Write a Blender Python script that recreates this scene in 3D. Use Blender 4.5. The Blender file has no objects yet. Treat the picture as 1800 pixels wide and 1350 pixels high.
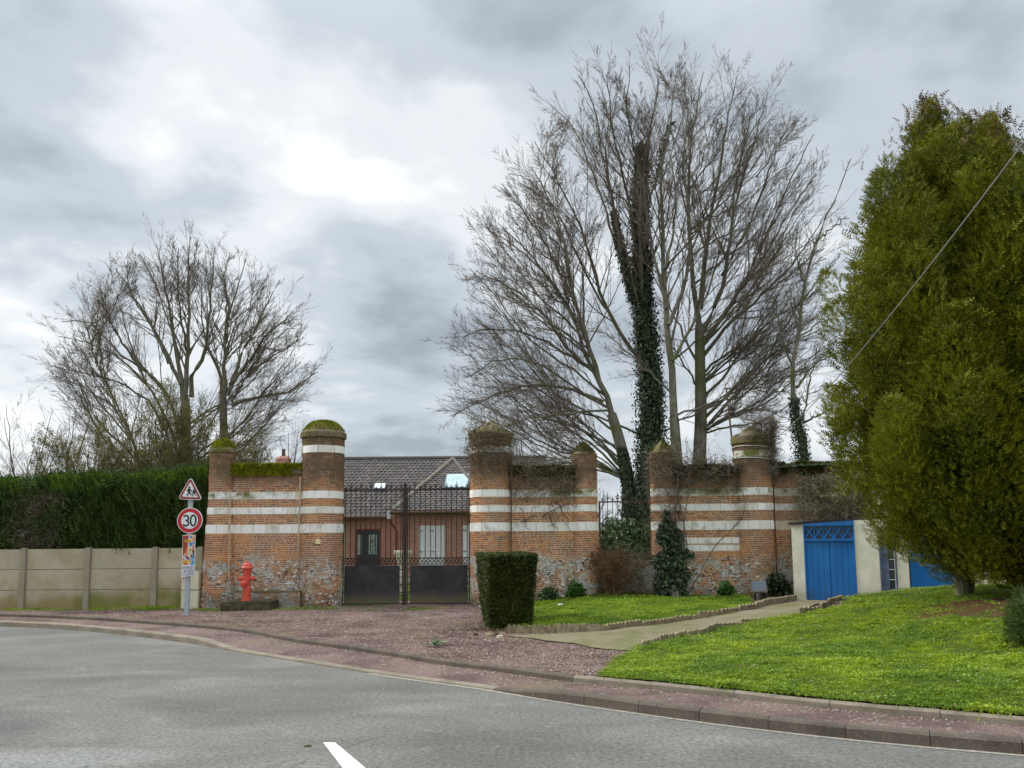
import bpy, bmesh, math, random
import numpy as np
from mathutils import Vector, Matrix, noise as mnoise
from mathutils.geometry import delaunay_2d_cdt
random.seed(11); rng = np.random.default_rng(11)
sc = bpy.context.scene
COL = sc.collection
R = math.radians

# ---------------------------------------------------------------- camera
F = 1450.0; CAMZ = 1.75; PITCH = math.atan(0.112); ROLL = 0.008
PX0, PY0 = 900.0, 788.0
fw = np.array([0, math.cos(PITCH), math.sin(PITCH)])
rt0 = np.array([1.0, 0, 0]); up0 = np.array([0, -math.sin(PITCH), math.cos(PITCH)])
rt = math.cos(ROLL)*rt0 - math.sin(ROLL)*up0
up = math.cos(ROLL)*up0 + math.sin(ROLL)*rt0
CAM = np.array([0, 0, CAMZ])
cam = bpy.data.cameras.new('camera'); camo = bpy.data.objects.new('camera', cam); COL.objects.link(camo)
cam.sensor_width = 36; cam.lens = 36*F/1800; cam.shift_x = 0; cam.shift_y = (PY0-675)/1800
cam.clip_end = 3000; cam.clip_start = 0.05
M = Matrix(((rt[0], up[0], -fw[0], 0), (rt[1], up[1], -fw[1], 0), (rt[2], up[2], -fw[2], CAMZ), (0, 0, 0, 1)))
camo.matrix_world = M
sc.camera = camo

def ray(px, py):
    d = fw + rt*(px-PX0)/F + up*(PY0-py)/F
    return d
def D(px, py, Y):
    d = ray(px, py); t = Y/d[1]; return CAM + d*t
def G(px, py, z):
    d = ray(px, py); t = (z-CAMZ)/d[2]; return CAM + d*t

# ---------------------------------------------------------------- world, sun, exposure
SUN_AZ, SUN_EL = R(-72), R(36)      # azimuth from +Y, negative = left
w = bpy.data.worlds.new("World"); sc.world = w; w.use_nodes = True
nt = w.node_tree; N = nt.nodes; L = nt.links
for n in list(N): N.remove(n)
def wn(t, **k):
    n = N.new(t)
    for a, b in k.items(): setattr(n, a, b)
    return n
def wm(op, a, b=None, c=None, clamp=False):
    n = N.new('ShaderNodeMath'); n.operation = op; n.use_clamp = clamp
    for i, v in enumerate((a, b, c)):
        if v is None: continue
        if isinstance(v, (int, float)): n.inputs[i].default_value = v
        else: L.new(v, n.inputs[i])
    return n.outputs[0]
def wv(op, a, b=None):
    n = N.new('ShaderNodeVectorMath'); n.operation = op
    for i, v in enumerate((a, b)):
        if v is None: continue
        if isinstance(v, (tuple, list)): n.inputs[i].default_value = v
        else: L.new(v, n.inputs[i])
    return n
tc = wn('ShaderNodeTexCoord'); vdir = wv('NORMALIZE', tc.outputs['Generated']).outputs[0]
sep = wn('ShaderNodeSeparateXYZ'); L.new(vdir, sep.inputs[0])
zc = wm('MAXIMUM', sep.outputs[2], 0.0)
den = wm('ADD', zc, 0.22)
comb = wn('ShaderNodeCombineXYZ')
L.new(wm('DIVIDE', sep.outputs[0], den), comb.inputs[0]); L.new(wm('DIVIDE', sep.outputs[1], den), comb.inputs[1])
comb.inputs[2].default_value = 0.3
def wnoise(scale, detail, rough, dist=0.0, off=(0, 0, 0)):
    n = wn('ShaderNodeTexNoise'); n.inputs['Scale'].default_value = scale; n.inputs['Detail'].default_value = detail
    n.inputs['Roughness'].default_value = rough; n.inputs['Distortion'].default_value = dist
    L.new(wv('ADD', comb.outputs[0], off).outputs[0], n.inputs['Vector']); return n.outputs[0]
nA = wnoise(0.85, 5, 0.48, 0.35, (3.1, 1.2, 0)); nB = wnoise(2.2, 6, 0.5, 0.25, (7.7, 2.3, 0)); nC = wnoise(6.0, 5, 0.5, 0.1, (1, 5, 0))
def lobe(px, py, rad_deg):
    d = ray(px, py); d = d/np.linalg.norm(d)
    dot = wv('DOT_PRODUCT', vdir, tuple(float(v) for v in d)).outputs['Value']
    c = 2.0/(R(rad_deg)**2)
    return wm('POWER', 2.71828, wm('MULTIPLY', wm('SUBTRACT', dot, 1.0), c))
# cloud brightness: base + thin bright cloud near the hidden sun + noise structure
bright = None
for (px, py, rd, a) in ((260, 225, 4.0, .36), (400, 190, 6, .12), (560, 290, 5, .24), (700, 330, 6, .26), (660, 180, 7, .12), (850, 420, 7, .26), (560, 430, 6, .12), (90, 560, 7, .16), (1250, 100, 12, .04), (900, 560, 9, .08), (60, 260, 7, -.24), (150, 60, 10, -.10),
                         (430, 275, 3.0, -.12), (400, 270, 6, .10), (330, 200, 4, .02), (700, 690, 9, -.33), (120, 640, 6, -.12), (1050, 60, 9, -.1), (300, 520, 5, -.10)):
    t = wm('MULTIPLY', lobe(px, py, rd), a)
    bright = t if bright is None else wm('ADD', bright, t)
s = wm('ADD', bright, wm('MULTIPLY', wm('SUBTRACT', nA, 0.5), 1.7))
s = wm('ADD', s, wm('MULTIPLY', wm('SUBTRACT', nB, 0.5), 1.25))
s = wm('ADD', s, wm('MULTIPLY', wm('SUBTRACT', nC, 0.5), 0.75))
s = wm('ADD', s, 0.48, clamp=True)
ramp = wn('ShaderNodeValToRGB'); L.new(s, ramp.inputs[0])
cr = ramp.color_ramp; cr.interpolation = 'EASE'
cr.elements[0].position = 0.0; cr.elements[0].color = (.285, .325, .365, 1)
cr.elements[1].position = 1.0; cr.elements[1].color = (.86, .88, .89, 1)
e = cr.elements.new(0.42); e.color = (.455, .50, .54, 1)
e = cr.elements.new(0.7); e.color = (.64, .67, .69, 1)
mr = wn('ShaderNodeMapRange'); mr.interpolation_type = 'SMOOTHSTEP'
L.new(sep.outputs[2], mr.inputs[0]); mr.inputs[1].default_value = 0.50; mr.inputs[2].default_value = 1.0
mr.inputs[3].default_value = 0.74; mr.inputs[4].default_value = 2.7  # sky brightened towards the zenith, above the view, to add light on the scene
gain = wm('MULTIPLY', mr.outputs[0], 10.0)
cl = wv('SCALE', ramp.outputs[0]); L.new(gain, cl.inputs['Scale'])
sky = wn('ShaderNodeTexSky'); sky.sky_type = 'NISHITA'; sky.sun_disc = False
sky.sun_elevation = SUN_EL; sky.sun_rotation = SUN_AZ
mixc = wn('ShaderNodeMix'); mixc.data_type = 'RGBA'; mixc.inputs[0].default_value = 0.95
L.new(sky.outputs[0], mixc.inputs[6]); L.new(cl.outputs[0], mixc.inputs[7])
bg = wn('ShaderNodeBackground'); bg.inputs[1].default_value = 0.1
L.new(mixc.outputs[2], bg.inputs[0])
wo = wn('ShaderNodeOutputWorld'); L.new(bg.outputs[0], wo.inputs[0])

sun = bpy.data.lights.new('sun', 'SUN'); suno = bpy.data.objects.new('sun', sun); COL.objects.link(suno)
sun.energy = 1.5; sun.angle = R(11); sun.color = (1.0, .965, .91)
sd = Vector((math.sin(SUN_AZ)*math.cos(SUN_EL), math.cos(SUN_AZ)*math.cos(SUN_EL), math.sin(SUN_EL)))
suno.rotation_euler = sd.to_track_quat('Z', 'Y').to_euler(); suno.location = sd*60
sc.view_settings.view_transform = 'Standard'; sc.view_settings.look = 'None'
sc.view_settings.exposure = 0.86; sc.view_settings.gamma = 1.0; sc.view_settings.use_curve_mapping = False
sc.render.engine = 'CYCLES'; sc.cycles.use_denoising = True; sc.cycles.max_bounces = 5
sc.cycles.transparent_max_bounces = 6

# ---------------------------------------------------------------- material helper
class Mat:
    def __init__(self, name, rough=0.85, spec=0.3):
        m = bpy.data.materials.new(name); m.use_nodes = True; self.m = m
        self.t = m.node_tree; self.N = self.t.nodes; self.L = self.t.links
        self.b = self.N['Principled BSDF']; self.b.inputs['Roughness'].default_value = rough
        self.b.inputs['Specular IOR Level'].default_value = spec
        g = self.N.new('ShaderNodeNewGeometry'); self.pos = g.outputs['Position']; self.isl = g.outputs['Random Per Island']
        self.nrm = g.outputs['Normal']
        sp = self.N.new('ShaderNodeSeparateXYZ'); self.L.new(self.pos, sp.inputs[0]); self.x, self.y, self.z = sp.outputs
    def math(self, op, a, b=None, c=None, clamp=False):
        n = self.N.new('ShaderNodeMath'); n.operation = op; n.use_clamp = clamp
        for i, v in enumerate((a, b, c)):
            if v is None: continue
            if isinstance(v, (int, float)): n.inputs[i].default_value = v
            else: self.L.new(v, n.inputs[i])
        return n.outputs[0]
    def rand(self):
        o = self.N.new('ShaderNodeObjectInfo')
        return self.math('FRACT', self.math('ADD', self.math('MULTIPLY', o.outputs['Random'], 7.31), self.isl))
    def noise(self, scale, detail=4, rough=.55, dist=0, off=(0, 0, 0), stretch=(1, 1, 1), vec=None):
        mp = self.N.new('ShaderNodeMapping'); mp.inputs['Location'].default_value = off; mp.inputs['Scale'].default_value = stretch
        self.L.new(vec or self.pos, mp.inputs[0])
        n = self.N.new('ShaderNodeTexNoise'); n.inputs['Scale'].default_value = scale; n.inputs['Detail'].default_value = detail
        n.inputs['Roughness'].default_value = rough; n.inputs['Distortion'].default_value = dist
        self.L.new(mp.outputs[0], n.inputs['Vector']); return n.outputs[0]
    def voro(self, scale, feature='F1', out='Distance', stretch=(1, 1, 1)):
        mp = self.N.new('ShaderNodeMapping'); mp.inputs['Scale'].default_value = stretch; self.L.new(self.pos, mp.inputs[0])
        n = self.N.new('ShaderNodeTexVoronoi'); n.feature = feature; n.inputs['Scale'].default_value = scale
        self.L.new(mp.outputs[0], n.inputs['Vector']); return n.outputs[out]
    def ramp(self, v, stops, interp='LINEAR'):
        n = self.N.new('ShaderNodeValToRGB'); cr = n.color_ramp; cr.interpolation = interp
        self.L.new(v, n.inputs[0])
        while len(cr.elements) > 1: cr.elements.remove(cr.elements[-1])
        cr.elements[0].position = stops[0][0]; cr.elements[0].color = (*stops[0][1], 1)
        for p, c in stops[1:]:
            e = cr.elements.new(p); e.color = (*c, 1)
        return n.outputs[0]
    def step(self, v, a, b, lo=0., hi=1.):
        n = self.N.new('ShaderNodeMapRange'); n.interpolation_type = 'SMOOTHSTEP'
        if isinstance(v, (int, float)): n.inputs[0].default_value = v
        else: self.L.new(v, n.inputs[0])
        n.inputs[1].default_value = a; n.inputs[2].default_value = b; n.inputs[3].default_value = lo; n.inputs[4].default_value = hi
        return n.outputs[0]
    def mix(self, f, a, b, mode='MIX'):
        n = self.N.new('ShaderNodeMix'); n.data_type = 'RGBA'; n.blend_type = mode
        if isinstance(f, (int, float)): n.inputs[0].default_value = f
        else: self.L.new(f, n.inputs[0])
        for i, v in ((6, a), (7, b)):
            if isinstance(v, tuple): n.inputs[i].default_value = (*v, 1)
            else: self.L.new(v, n.inputs[i])
        return n.outputs[2]
    def color(self, c):
        if isinstance(c, tuple): self.b.inputs['Base Color'].default_value = (*c, 1)
        else: self.L.new(c, self.b.inputs['Base Color'])
        self.c = c; return self
    def bump(self, h, strength=.3, dist=.01):
        n = self.N.new('ShaderNodeBump'); n.inputs['Strength'].default_value = strength; n.inputs['Distance'].default_value = dist
        self.L.new(h, n.inputs['Height']); self.L.new(n.outputs[0], self.b.inputs['Normal']); return self
    def translucent(self, f):
        t = self.N.new('ShaderNodeBsdfTranslucent'); mx = self.N.new('ShaderNodeMixShader'); mx.inputs[0].default_value = f
        if isinstance(self.c, tuple): t.inputs[0].default_value = (*self.c, 1)
        else: self.L.new(self.c, t.inputs[0])
        out = self.N['Material Output']
        self.L.new(self.b.outputs[0], mx.inputs[1]); self.L.new(t.outputs[0], mx.inputs[2]); self.L.new(mx.outputs[0], out.inputs[0]); return self
MT = {}
def flat(name, c, rough=.7, spec=.3, var=.15, scale=6):
    m = Mat(name, rough, spec); n = m.noise(scale, 5, .6)
    m.color(m.mix(m.step(n, .3, .7, 0, 1), tuple(v*(1-var) for v in c), tuple(min(1, v*(1+var)) for v in c))); MT[name] = m.m; return m

# asphalt
m = Mat('asphalt', .8, .35)
big = m.noise(.45, 4, .55, .6, stretch=(1, 1.7, 1)); mid = m.noise(1.7, 6, .65, .4); fine = m.noise(170, 2, .6); grit = m.voro(120)
c = m.ramp(big, [(.30, (.135, .130, .113)), (.5, (.182, .175, .154)), (.68, (.24, .232, .205))])
c = m.mix(m.step(mid, .58, .76, 0, .5), c, (.36, .355, .33)); c = m.mix(m.step(mid, .42, .26, 0, .5), c, (.13, .13, .12))
def spot(m, x0, y0, rx, ry):
    a = m.math('DIVIDE', m.math('SUBTRACT', m.x, x0), rx); b = m.math('DIVIDE', m.math('SUBTRACT', m.y, y0), ry)
    r2 = m.math('ADD', m.math('MULTIPLY', a, a), m.math('MULTIPLY', b, b))
    return m.math('SUBTRACT', 1.0, m.math('ADD', r2, m.math('MULTIPLY', m.math('SUBTRACT', mid, .5), 1.9)), clamp=True)
c = m.mix(m.math('MULTIPLY', spot(m, -5.9, 8.0, 1.7, 1.5), .75, clamp=True), c, (.075, .075, .072))
c = m.mix(m.math('MULTIPLY', spot(m, -4.0, 7.0, 1.4, .5), .45, clamp=True), c, (.42, .42, .40))
wv1 = m.noise(1.0, 4, .6, .8, stretch=(.6, 1.6, 1), off=(3, 0, 0)); c = m.mix(m.step(wv1, .6, .75, 0, .3), c, (.34, .335, .31))
gr2 = m.noise(24, 4, .8, off=(1, 1, 0))
c = m.mix(m.step(fine, .35, .75, 0, 1), m.mix(1, c, (.6, .6, .6), 'MULTIPLY'), m.mix(1, c, (1.35, 1.35, 1.35), 'MULTIPLY'))
c = m.mix(m.step(gr2, .32, .68, 0, 1), m.mix(1, c, (.55, .55, .55), 'MULTIPLY'), m.mix(1, c, (1.3, 1.3, 1.3), 'MULTIPLY'))
c = m.mix(m.step(m.voro(70, 'F1', 'Distance'), .02, .16, .55, 0), c, (.5, .5, .47))
crk = m.voro(.9, 'DISTANCE_TO_EDGE', 'Distance'); crn = m.noise(1.3, 2)
c = m.mix(m.math('MULTIPLY', m.step(crk, 0, .008, 1, 0), m.step(crn, .55, .62, 0, .6)), c, (.05, .05, .048))
m.color(c).bump(m.math('ADD', fine, m.math('MULTIPLY', grit, .8)), .55, .006); MT['asphalt'] = m.m
# red gravel / tarmac footpath
def gravel(name, dens, base1, base2, tan):
    m = Mat(name, .95, .15); n = m.noise(1.1, 5, .6); f = m.noise(60, 3, .7); v = m.voro(38, 'F1', 'Color')
    sv = m.N.new('ShaderNodeSeparateColor'); m.L.new(v, sv.inputs[0])
    c = m.mix(m.step(n, .35, .65), tuple(v*.8 for v in base1), tuple(v*1.15 for v in base2)); rut = m.noise(.55, 4, .6, 1.2, (3, 6, 0), (.7, 1.8, 1)); c = m.mix(m.step(rut, .5, .62, 0, .55), c, (.23, .175, .15))
    c = m.mix(m.step(f, .3, .7), m.mix(1, c, (.45, .42, .42), 'MULTIPLY'), m.mix(1, c, (1.3, 1.25, 1.25), 'MULTIPLY'))
    n2 = m.noise(.7, 4, .6, off=(9, 4, 0))
    c = m.mix(m.step(sv.outputs[0], 1-dens, 1-dens+.03, 0, .85), c, tan)
    c = m.mix(m.step(n2, .56, .72, 0, .5), c, (.15, .14, .06))
    m.color(c).bump(m.math('ADD', f, m.voro(45)), .9, .012); MT[name] = m.m
gravel('red_gravel', .12, (.115, .070, .062), (.165, .105, .092), (.34, .28, .23))
gravel('red_path', .05, (.17, .12, .105), (.21, .155, .135), (.36, .31, .28))
# pebbles
m = Mat('pebble', .9, .2); r = m.rand(); m.color(m.ramp(r, [(0, (.42, .36, .28)), (.3, (.28, .20, .165)), (.5, (.20, .13, .11)), (.7, (.12, .075, .065)), (.85, (.36, .30, .24)), (.95, (.6, .55, .47))], 'CONSTANT')); MT['pebble'] = m.m
# grass
m = Mat('lawn_soil', .95, .1); n = m.noise(1.4, 5, .6, .4); f = m.noise(30, 4, .7)
c = m.mix(m.step(n, .35, .65), (.055, .085, .012), (.11, .16, .015)); c = m.mix(m.step(f, .35, .65, 0, .6), c, (.03, .035, .01))
def soil_mask(m):
    nn = m.noise(1.6, 4, .6, off=(2, 2, 0))
    a = m.math('DIVIDE', m.math('SUBTRACT', m.x, 8.0), 2.3); b = m.math('DIVIDE', m.math('SUBTRACT', m.y, 12.0), 1.25)
    r2 = m.math('ADD', m.math('MULTIPLY', a, a), m.math('MULTIPLY', b, b))
    return m.step(m.math('ADD', r2, m.math('MULTIPLY', m.math('SUBTRACT', nn, .5), 1.4)), .7, 1.05, 1, 0)
c = m.mix(soil_mask(m), c, m.mix(m.step(f, .3, .7), (.045, .02, .012), (.14, .07, .04)))
m.color(c).bump(f, .8, .02); MT['lawn_soil'] = m.m
m = Mat('grass_blade', .6, .3); n = m.noise(1.1, 4, .6, .3); n2 = m.noise(3.6, 4, .6, .2, (5, 5, 5)); r = m.rand()
c = m.mix(m.step(n, .33, .67), (.12, .22, .010), (.35, .45, .016)); c = m.mix(m.step(n2, .52, .72, 0, .85), c, (.30, .40, .03))
c = m.mix(m.step(n2, .44, .30, 0, .6), c, (.055, .15, .02))
c = m.mix(m.step(r, .55, 1, 0, .6), c, (.34, .46, .10)); c = m.mix(m.step(r, .35, 0, 0, .5), c, (.04, .10, .01)); m.color(c).translucent(.35); MT['grass_blade'] = m.m
def leafmat(name, dark, light, tip, rough=.6, tr=.25, nsc=1.5, bscale=None):
    m = Mat(name, rough, .3); n = m.noise(nsc, 4, .6); r = m.rand()
    c = m.mix(m.step(n, .32, .68), dark, light); c = m.mix(m.step(r, .5, 1, 0, .8), c, tip); c = m.mix(m.step(r, .3, 0, 0, .5), c, tuple(v*.5 for v in dark))
    m.color(c).translucent(tr); MT[name] = m.m
leafmat('thuja_leaf', (.055, .078, .006), (.20, .21, .010), (.40, .38, .03), tr=.25, nsc=1.1)
leafmat('thuja_brown', (.06, .04, .015), (.12, .08, .025), (.2, .13, .05), tr=.1, nsc=2)
leafmat('hedge_leaf', (.036, .075, .020), (.07, .115, .026), (.14, .20, .035), tr=.25, nsc=1.6)
leafmat('hedge_top_leaf', (.11, .21, .014), (.18, .31, .02), (.28, .42, .04), tr=.35, nsc=1.6)
leafmat('box_leaf', (.03, .045, .008), (.055, .075, .012), (.13, .15, .03), tr=.12, nsc=5)
leafmat('ivy_leaf', (.016, .034, .016), (.04, .065, .028), (.13, .17, .075), rough=.5, tr=.1, nsc=3)
leafmat('bush_leaf', (.11, .10, .025), (.19, .165, .035), (.30, .26, .08), tr=.3, nsc=1.0)
leafmat('laurel_leaf', (.05, .09, .04), (.09, .15, .06), (.2, .28, .12), rough=.3, tr=.15, nsc=3)
leafmat('plant_leaf', (.03, .09, .012), (.06, .16, .02), (.12, .26, .05), tr=.2, nsc=6)
leafmat('moss', (.14, .14, .008), (.28, .29, .008), (.40, .42, .015), rough=.95, tr=.1, nsc=4)
leafmat('dull_moss', (.06, .06, .015), (.13, .125, .02), (.20, .20, .035), rough=.95, tr=.1, nsc=4)
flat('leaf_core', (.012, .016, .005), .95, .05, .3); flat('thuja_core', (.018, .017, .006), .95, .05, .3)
# bark
def bark(name, a, b, moss=.0, ms=2.):
    m = Mat(name, .9, .15); n = m.noise(9, 5, .65, stretch=(1, 1, .25)); g = m.noise(ms, 4, .6)
    c = m.mix(m.step(n, .3, .7), a, b); c = m.mix(m.step(g, .45, .65, 0, moss), c, (.10, .115, .03)); m.color(c).bump(n, .6, .01); MT[name] = m.m
bark('bark', (.10, .09, .068), (.22, .20, .155), .7, 1.2); bark('twig', (.12, .09, .07), (.21, .165, .13)); bark('pale_stem', (.24, .20, .13), (.48, .42, .30)); bark('creeper_stem', (.10, .075, .05), (.26, .21, .16))
bark('bush_stem', (.10, .075, .045), (.22, .18, .12), .6); bark('brown_stem', (.11, .06, .03), (.23, .14, .075))
# brick & stone
def stains(m, c, top=3.25, lo=1.38):
    n1 = m.noise(2.6, 6, .68, .5, (1, 2, 3)); n2 = m.noise(7.5, 5, .7, .3, (4, 0, 1)); n3 = m.noise(1.7, 5, .65, .3, (8, 8, 8)); n4 = m.noise(16, 4, .6, 0, (2, 7, 2))
    zt = m.math('ADD', m.z, m.math('MULTIPLY', m.math('SUBTRACT', n3, .5), .9))
    # soot and damp on the upper courses
    c = m.mix(m.math('MULTIPLY', m.step(zt, top-.35, top+.35), m.step(n2, .25, .6, .35, .85)), c, (.13, .095, .065))
    # limewash, lichen on the foot of the wall
    low = m.step(zt, lo+.12, lo-.18)
    c = m.mix(m.math('MULTIPLY', low, m.step(n1, .46, .56)), c, m.mix(m.step(n4, .35, .65), (.36, .345, .30), (.68, .66, .60)))
    c = m.mix(m.math('MULTIPLY', low, m.step(n2, .60, .70, 0, .8)), c, (.11, .085, .07))
    c = m.mix(m.math('MULTIPLY', low, m.step(n3, .52, .66, 0, .5)), c, (.22, .19, .08))
    c = m.mix(m.step(zt, .62, .30, 0, .5), c, (.10, .085, .05))
    c = m.mix(m.math('MULTIPLY', m.step(n1, .60, .70, 0, .4), m.step(n4, .4, .6)), c, (.36, .31, .25))
    c = m.mix(m.math('MULTIPLY', m.step(zt, top-.5, top+.3, 0, 1), m.step(n1, .54, .66, 0, .6)), c, (.12, .13, .03))
    return c
m = Mat('brick', .9, .15); r = m.rand(); g = m.noise(.9, 4, .6, .2); f = m.noise(60, 3, .6)
c = m.ramp(r, [(0, (.46, .15, .045)), (.2, (.60, .22, .055)), (.38, (.50, .20, .08)), (.52, (.64, .27, .075)), (.64, (.40, .15, .065)), (.76, (.30, .13, .08)), (.86, (.66, .33, .13)), (.95, (.20, .11, .08))], 'CONSTANT')
c = m.mix(m.step(g, .42, .62, 0, .65), c, (.30, .15, .10)); c = m.mix(m.step(m.noise(1.3, 4, .6, .3, (5, 1, 9)), .52, .66, 0, .75), c, (.66, .26, .05))
c = m.mix(m.step(f, .4, .8, 0, .35), c, (.12, .06, .04)); c = m.mix(m.math('MULTIPLY', m.step(m.noise(22, 4, .7), .52, .64, 0, .62), m.step(m.noise(1.9, 4, .6), .3, .6, .35, 1)), c, (.58, .47, .35)); c = stains(m, c)
m.color(c).bump(f, .5, .004); MT['brick'] = m.m
m = Mat('mortar', .95, .1); f = m.noise(40, 4, .6); c = m.mix(f, (.66, .55, .40), (.86, .78, .63)); c = stains(m, c); m.color(c).bump(f, .6, .006); MT['mortar'] = m.m
m = Mat('white_stone', .85, .2); r = m.rand(); f = m.noise(9, 6, .7, .3); g = m.noise(2.2, 5, .65, .3)
c = m.ramp(r, [(0, (.93, .92, .87)), (.5, (.86, .84, .78)), (.8, (.90, .89, .85)), (1, (.74, .71, .62))]); c = m.mix(m.step(g, .52, .70, 0, .75), c, (.46, .43, .34))
c = m.mix(m.step(f, .60, .70, 0, .8), c, (.24, .21, .16))
xm = m.math('MULTIPLY', m.step(m.z, 2.72, 2.95), m.step(m.noise(1.6, 5, .65, .3, (0, 3, 0)), .42, .60)); xm = m.math('MULTIPLY', xm, m.step(m.math('ABSOLUTE', m.math('ADD', m.x, 2.2)), 3.0, 3.1, .0, 1.0)); c = m.mix(xm, c, (.17, .17, .05))
m.color(c).bump(f, .5, .008); MT['white_stone'] = m.m
m = Mat('flint', .4, .5); r = m.rand(); m.color(m.ramp(r, [(0, (.05, .043, .04)), (.16, (.16, .14, .125)), (.30, (.34, .30, .25)), (.45, (.55, .53, .47)), (.72, (.42, .19, .10)), (.85, (.68, .66, .60))], 'CONSTANT')); MT['flint'] = m.m
m = Mat('render', .9, .2); n = m.noise(3.2, 5, .65, .3); f = m.noise(45, 3, .7)
c = m.mix(m.step(n, .35, .7), (.70, .66, .53), (.84, .80, .68)); c = m.mix(m.math('MULTIPLY', m.step(m.z, .8, .35), m.step(n, .35, .6)), c, (.38, .34, .24)); c = m.mix(m.step(f, .62, .75, 0, .5), c, (.35, .32, .24))
m.color(c).bump(f, .7, .015); MT['render'] = m.m
m = Mat('concrete_panel', .9, .2); n = m.noise(1.6, 5, .65, .3); f = m.noise(26, 5, .7); r = m.rand()
c = m.mix(m.step(n, .3, .7), (.36, .30, .19), (.49, .43, .31)); c = m.mix(m.step(r, 0, 1, 0, .3), c, (.34, .32, .25))
zz = m.math('ADD', m.z, m.math('MULTIPLY', m.math('SUBTRACT', n, .5), .7)); c = m.mix(m.step(zz, .62, .25, 0, .7), c, (.25, .18, .06)); c = m.mix(m.math('MULTIPLY', m.step(zz, .9, .4), m.step(m.noise(.8, 3), .45, .6)), c, (.20, .19, .06))
c = m.mix(m.step(f, .6, .8, 0, .5), c, (.15, .13, .09)); m.color(c).bump(f, .4, .005); MT['concrete_panel'] = m.m
m = Mat('concrete_post', .9, .2); n = m.noise(3, 5, .65); m.color(m.mix(n, (.20, .17, .12), (.40, .36, .27))).bump(m.noise(30, 4), .5, .005); MT['concrete_post'] = m.m
m = Mat('kerb_stone', .9, .2); n = m.noise(2.2, 5, .65, stretch=(1, 1, 2)); f = m.noise(50, 4, .7); r = m.rand()
c = m.mix(m.step(n, .3, .7), (.17, .14, .105), (.30, .255, .19)); c = m.mix(m.step(r, 0, 1, 0, .3), c, (.24, .21, .17)); nm = m.N.new('ShaderNodeSeparateXYZ'); m.L.new(m.nrm, nm.inputs[0])
c = m.mix(m.step(f, .5, .75, 0, .6), c, (.12, .10, .075)); m.color(c).bump(f, .7, .006); MT['kerb_stone'] = m.m
m = Mat('dark_kerb', .9, .2); n = m.noise(2.2, 5, .65); f = m.noise(60, 4, .7); r = m.rand(); c = m.mix(m.step(n, .3, .7), (.075, .06, .048), (.14, .112, .088)); c = m.mix(m.step(r, 0, 1, 0, .4), c, (.12, .095, .075)); c = m.mix(m.step(f, .5, .75, 0, .6), c, (.28, .25, .21)); m.color(c).bump(f, .7, .006); MT['dark_kerb'] = m.m
m = Mat('path_concrete', .9, .2); n = m.noise(1.5, 5, .65); f = m.noise(40, 4, .7); c = m.mix(m.step(n, .35, .65), (.21, .185, .12), (.14, .135, .055)); c = m.mix(m.step(f, .5, .8, 0, .6), c, (.13, .11, .07)); m.color(c).bump(f, .6, .006); MT['path_concrete'] = m.m
flat('edging_concrete', (.24, .20, .125), .9, .2, .35, 12); flat('dark_stone', (.07, .06, .035), .9, .2, .5, 9)
flat('gutter_line', (.33, .31, .26), .9, .2, .25, 20)
# metals and paints
m = Mat('iron', .7, .4); n = m.noise(9, 5, .7); c = m.mix(m.step(n, .4, .7), (.018, .014, .012), (.06, .032, .022)); m.color(c); MT['iron'] = m.m
m = Mat('sheet_iron', .55, .35); n = m.noise(2.5, 6, .7, .4); c = m.mix(m.step(n, .35, .7), (.022, .021, .025), (.05, .045, .048)); zz = m.math('ADD', m.z, m.math('MULTIPLY', m.math('SUBTRACT', n, .5), .5)); c = m.mix(m.step(zz, .55, .22, 0, .75), c, (.13, .11, .055)); m.color(c); MT['sheet_iron'] = m.m
m = Mat('blue_paint', .45, .4); n = m.noise(3, 5, .6, .3, stretch=(1, 1, .3)); f = m.noise(22, 5, .7); c = m.mix(m.step(n, .3, .7), (.006, .125, .40), (.010, .175, .50)); c = m.mix(m.math('MULTIPLY', m.step(m.z, .75, .40), m.step(n, .35, .6, 0, .6)), c, (.05, .075, .17)); c = m.mix(m.step(f, .66, .74, 0, .6), c, (.03, .06, .13)); m.color(c).bump(n, .2, .01); MT['blue_paint'] = m.m
flat('blue_grey_paint', (.10, .13, .20), .6, .3, .25); flat('pane_dark', (.035, .045, .06), .15, .6, .1)
flat('hydrant_red', (.62, .085, .05), .4, .5, .14, 14); flat('galvanised', (.36, .40, .44), .45, .5, .12, 20); flat('white_paint', (.78, .77, .74), .6, .3, .06)
flat('sign_white', (.72, .76, .76), .4, .5, .04); flat('sign_red', (.50, .012, .022), .4, .5, .1, 20); flat('sign_black', (.02, .02, .025), .4, .4, .1); flat('faded_red', (.30, .05, .035), .5, .4, .2, 25)
flat('cream_box', (.62, .58, .42), .6, .3, .08); flat('yellow_tag', (.75, .68, .36), .6, .3, .05); flat('pipe_cream', (.46, .40, .30), .8, .2, .2); flat('pipe_dark', (.09, .075, .065), .8, .2, .2)
flat('shutter_white', (.94, .95, .95), .5, .4, .04); flat('velux_glass', (.42, .54, .54), .12, .8, .15, 3); flat('gutter_white', (.62, .62, .60), .5, .4, .1); flat('door_dark', (.045, .05, .062), .5, .4, .1); flat('frosted_glass', (.36, .45, .42), .3, .5, .25, 7)
flat('cable', (.24, .23, .22), .7, .3, .1); flat('wire_white', (.6, .6, .58), .6, .3, .05); flat('rust', (.12, .065, .045), .8, .3, .3, 15); flat('scratch', (.55, .52, .44), .9, .1, .1)
m = Mat('house_brick', .9, .15); r = m.rand(); m.color(m.ramp(r, [(0, (.56, .28, .215)), (.4, (.63, .32, .25)), (.75, (.48, .235, .19)), (1, (.66, .35, .28))])); MT['house_brick'] = m.m
flat('house_mortar', (.52, .40, .34), .9, .1, .1)
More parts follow.
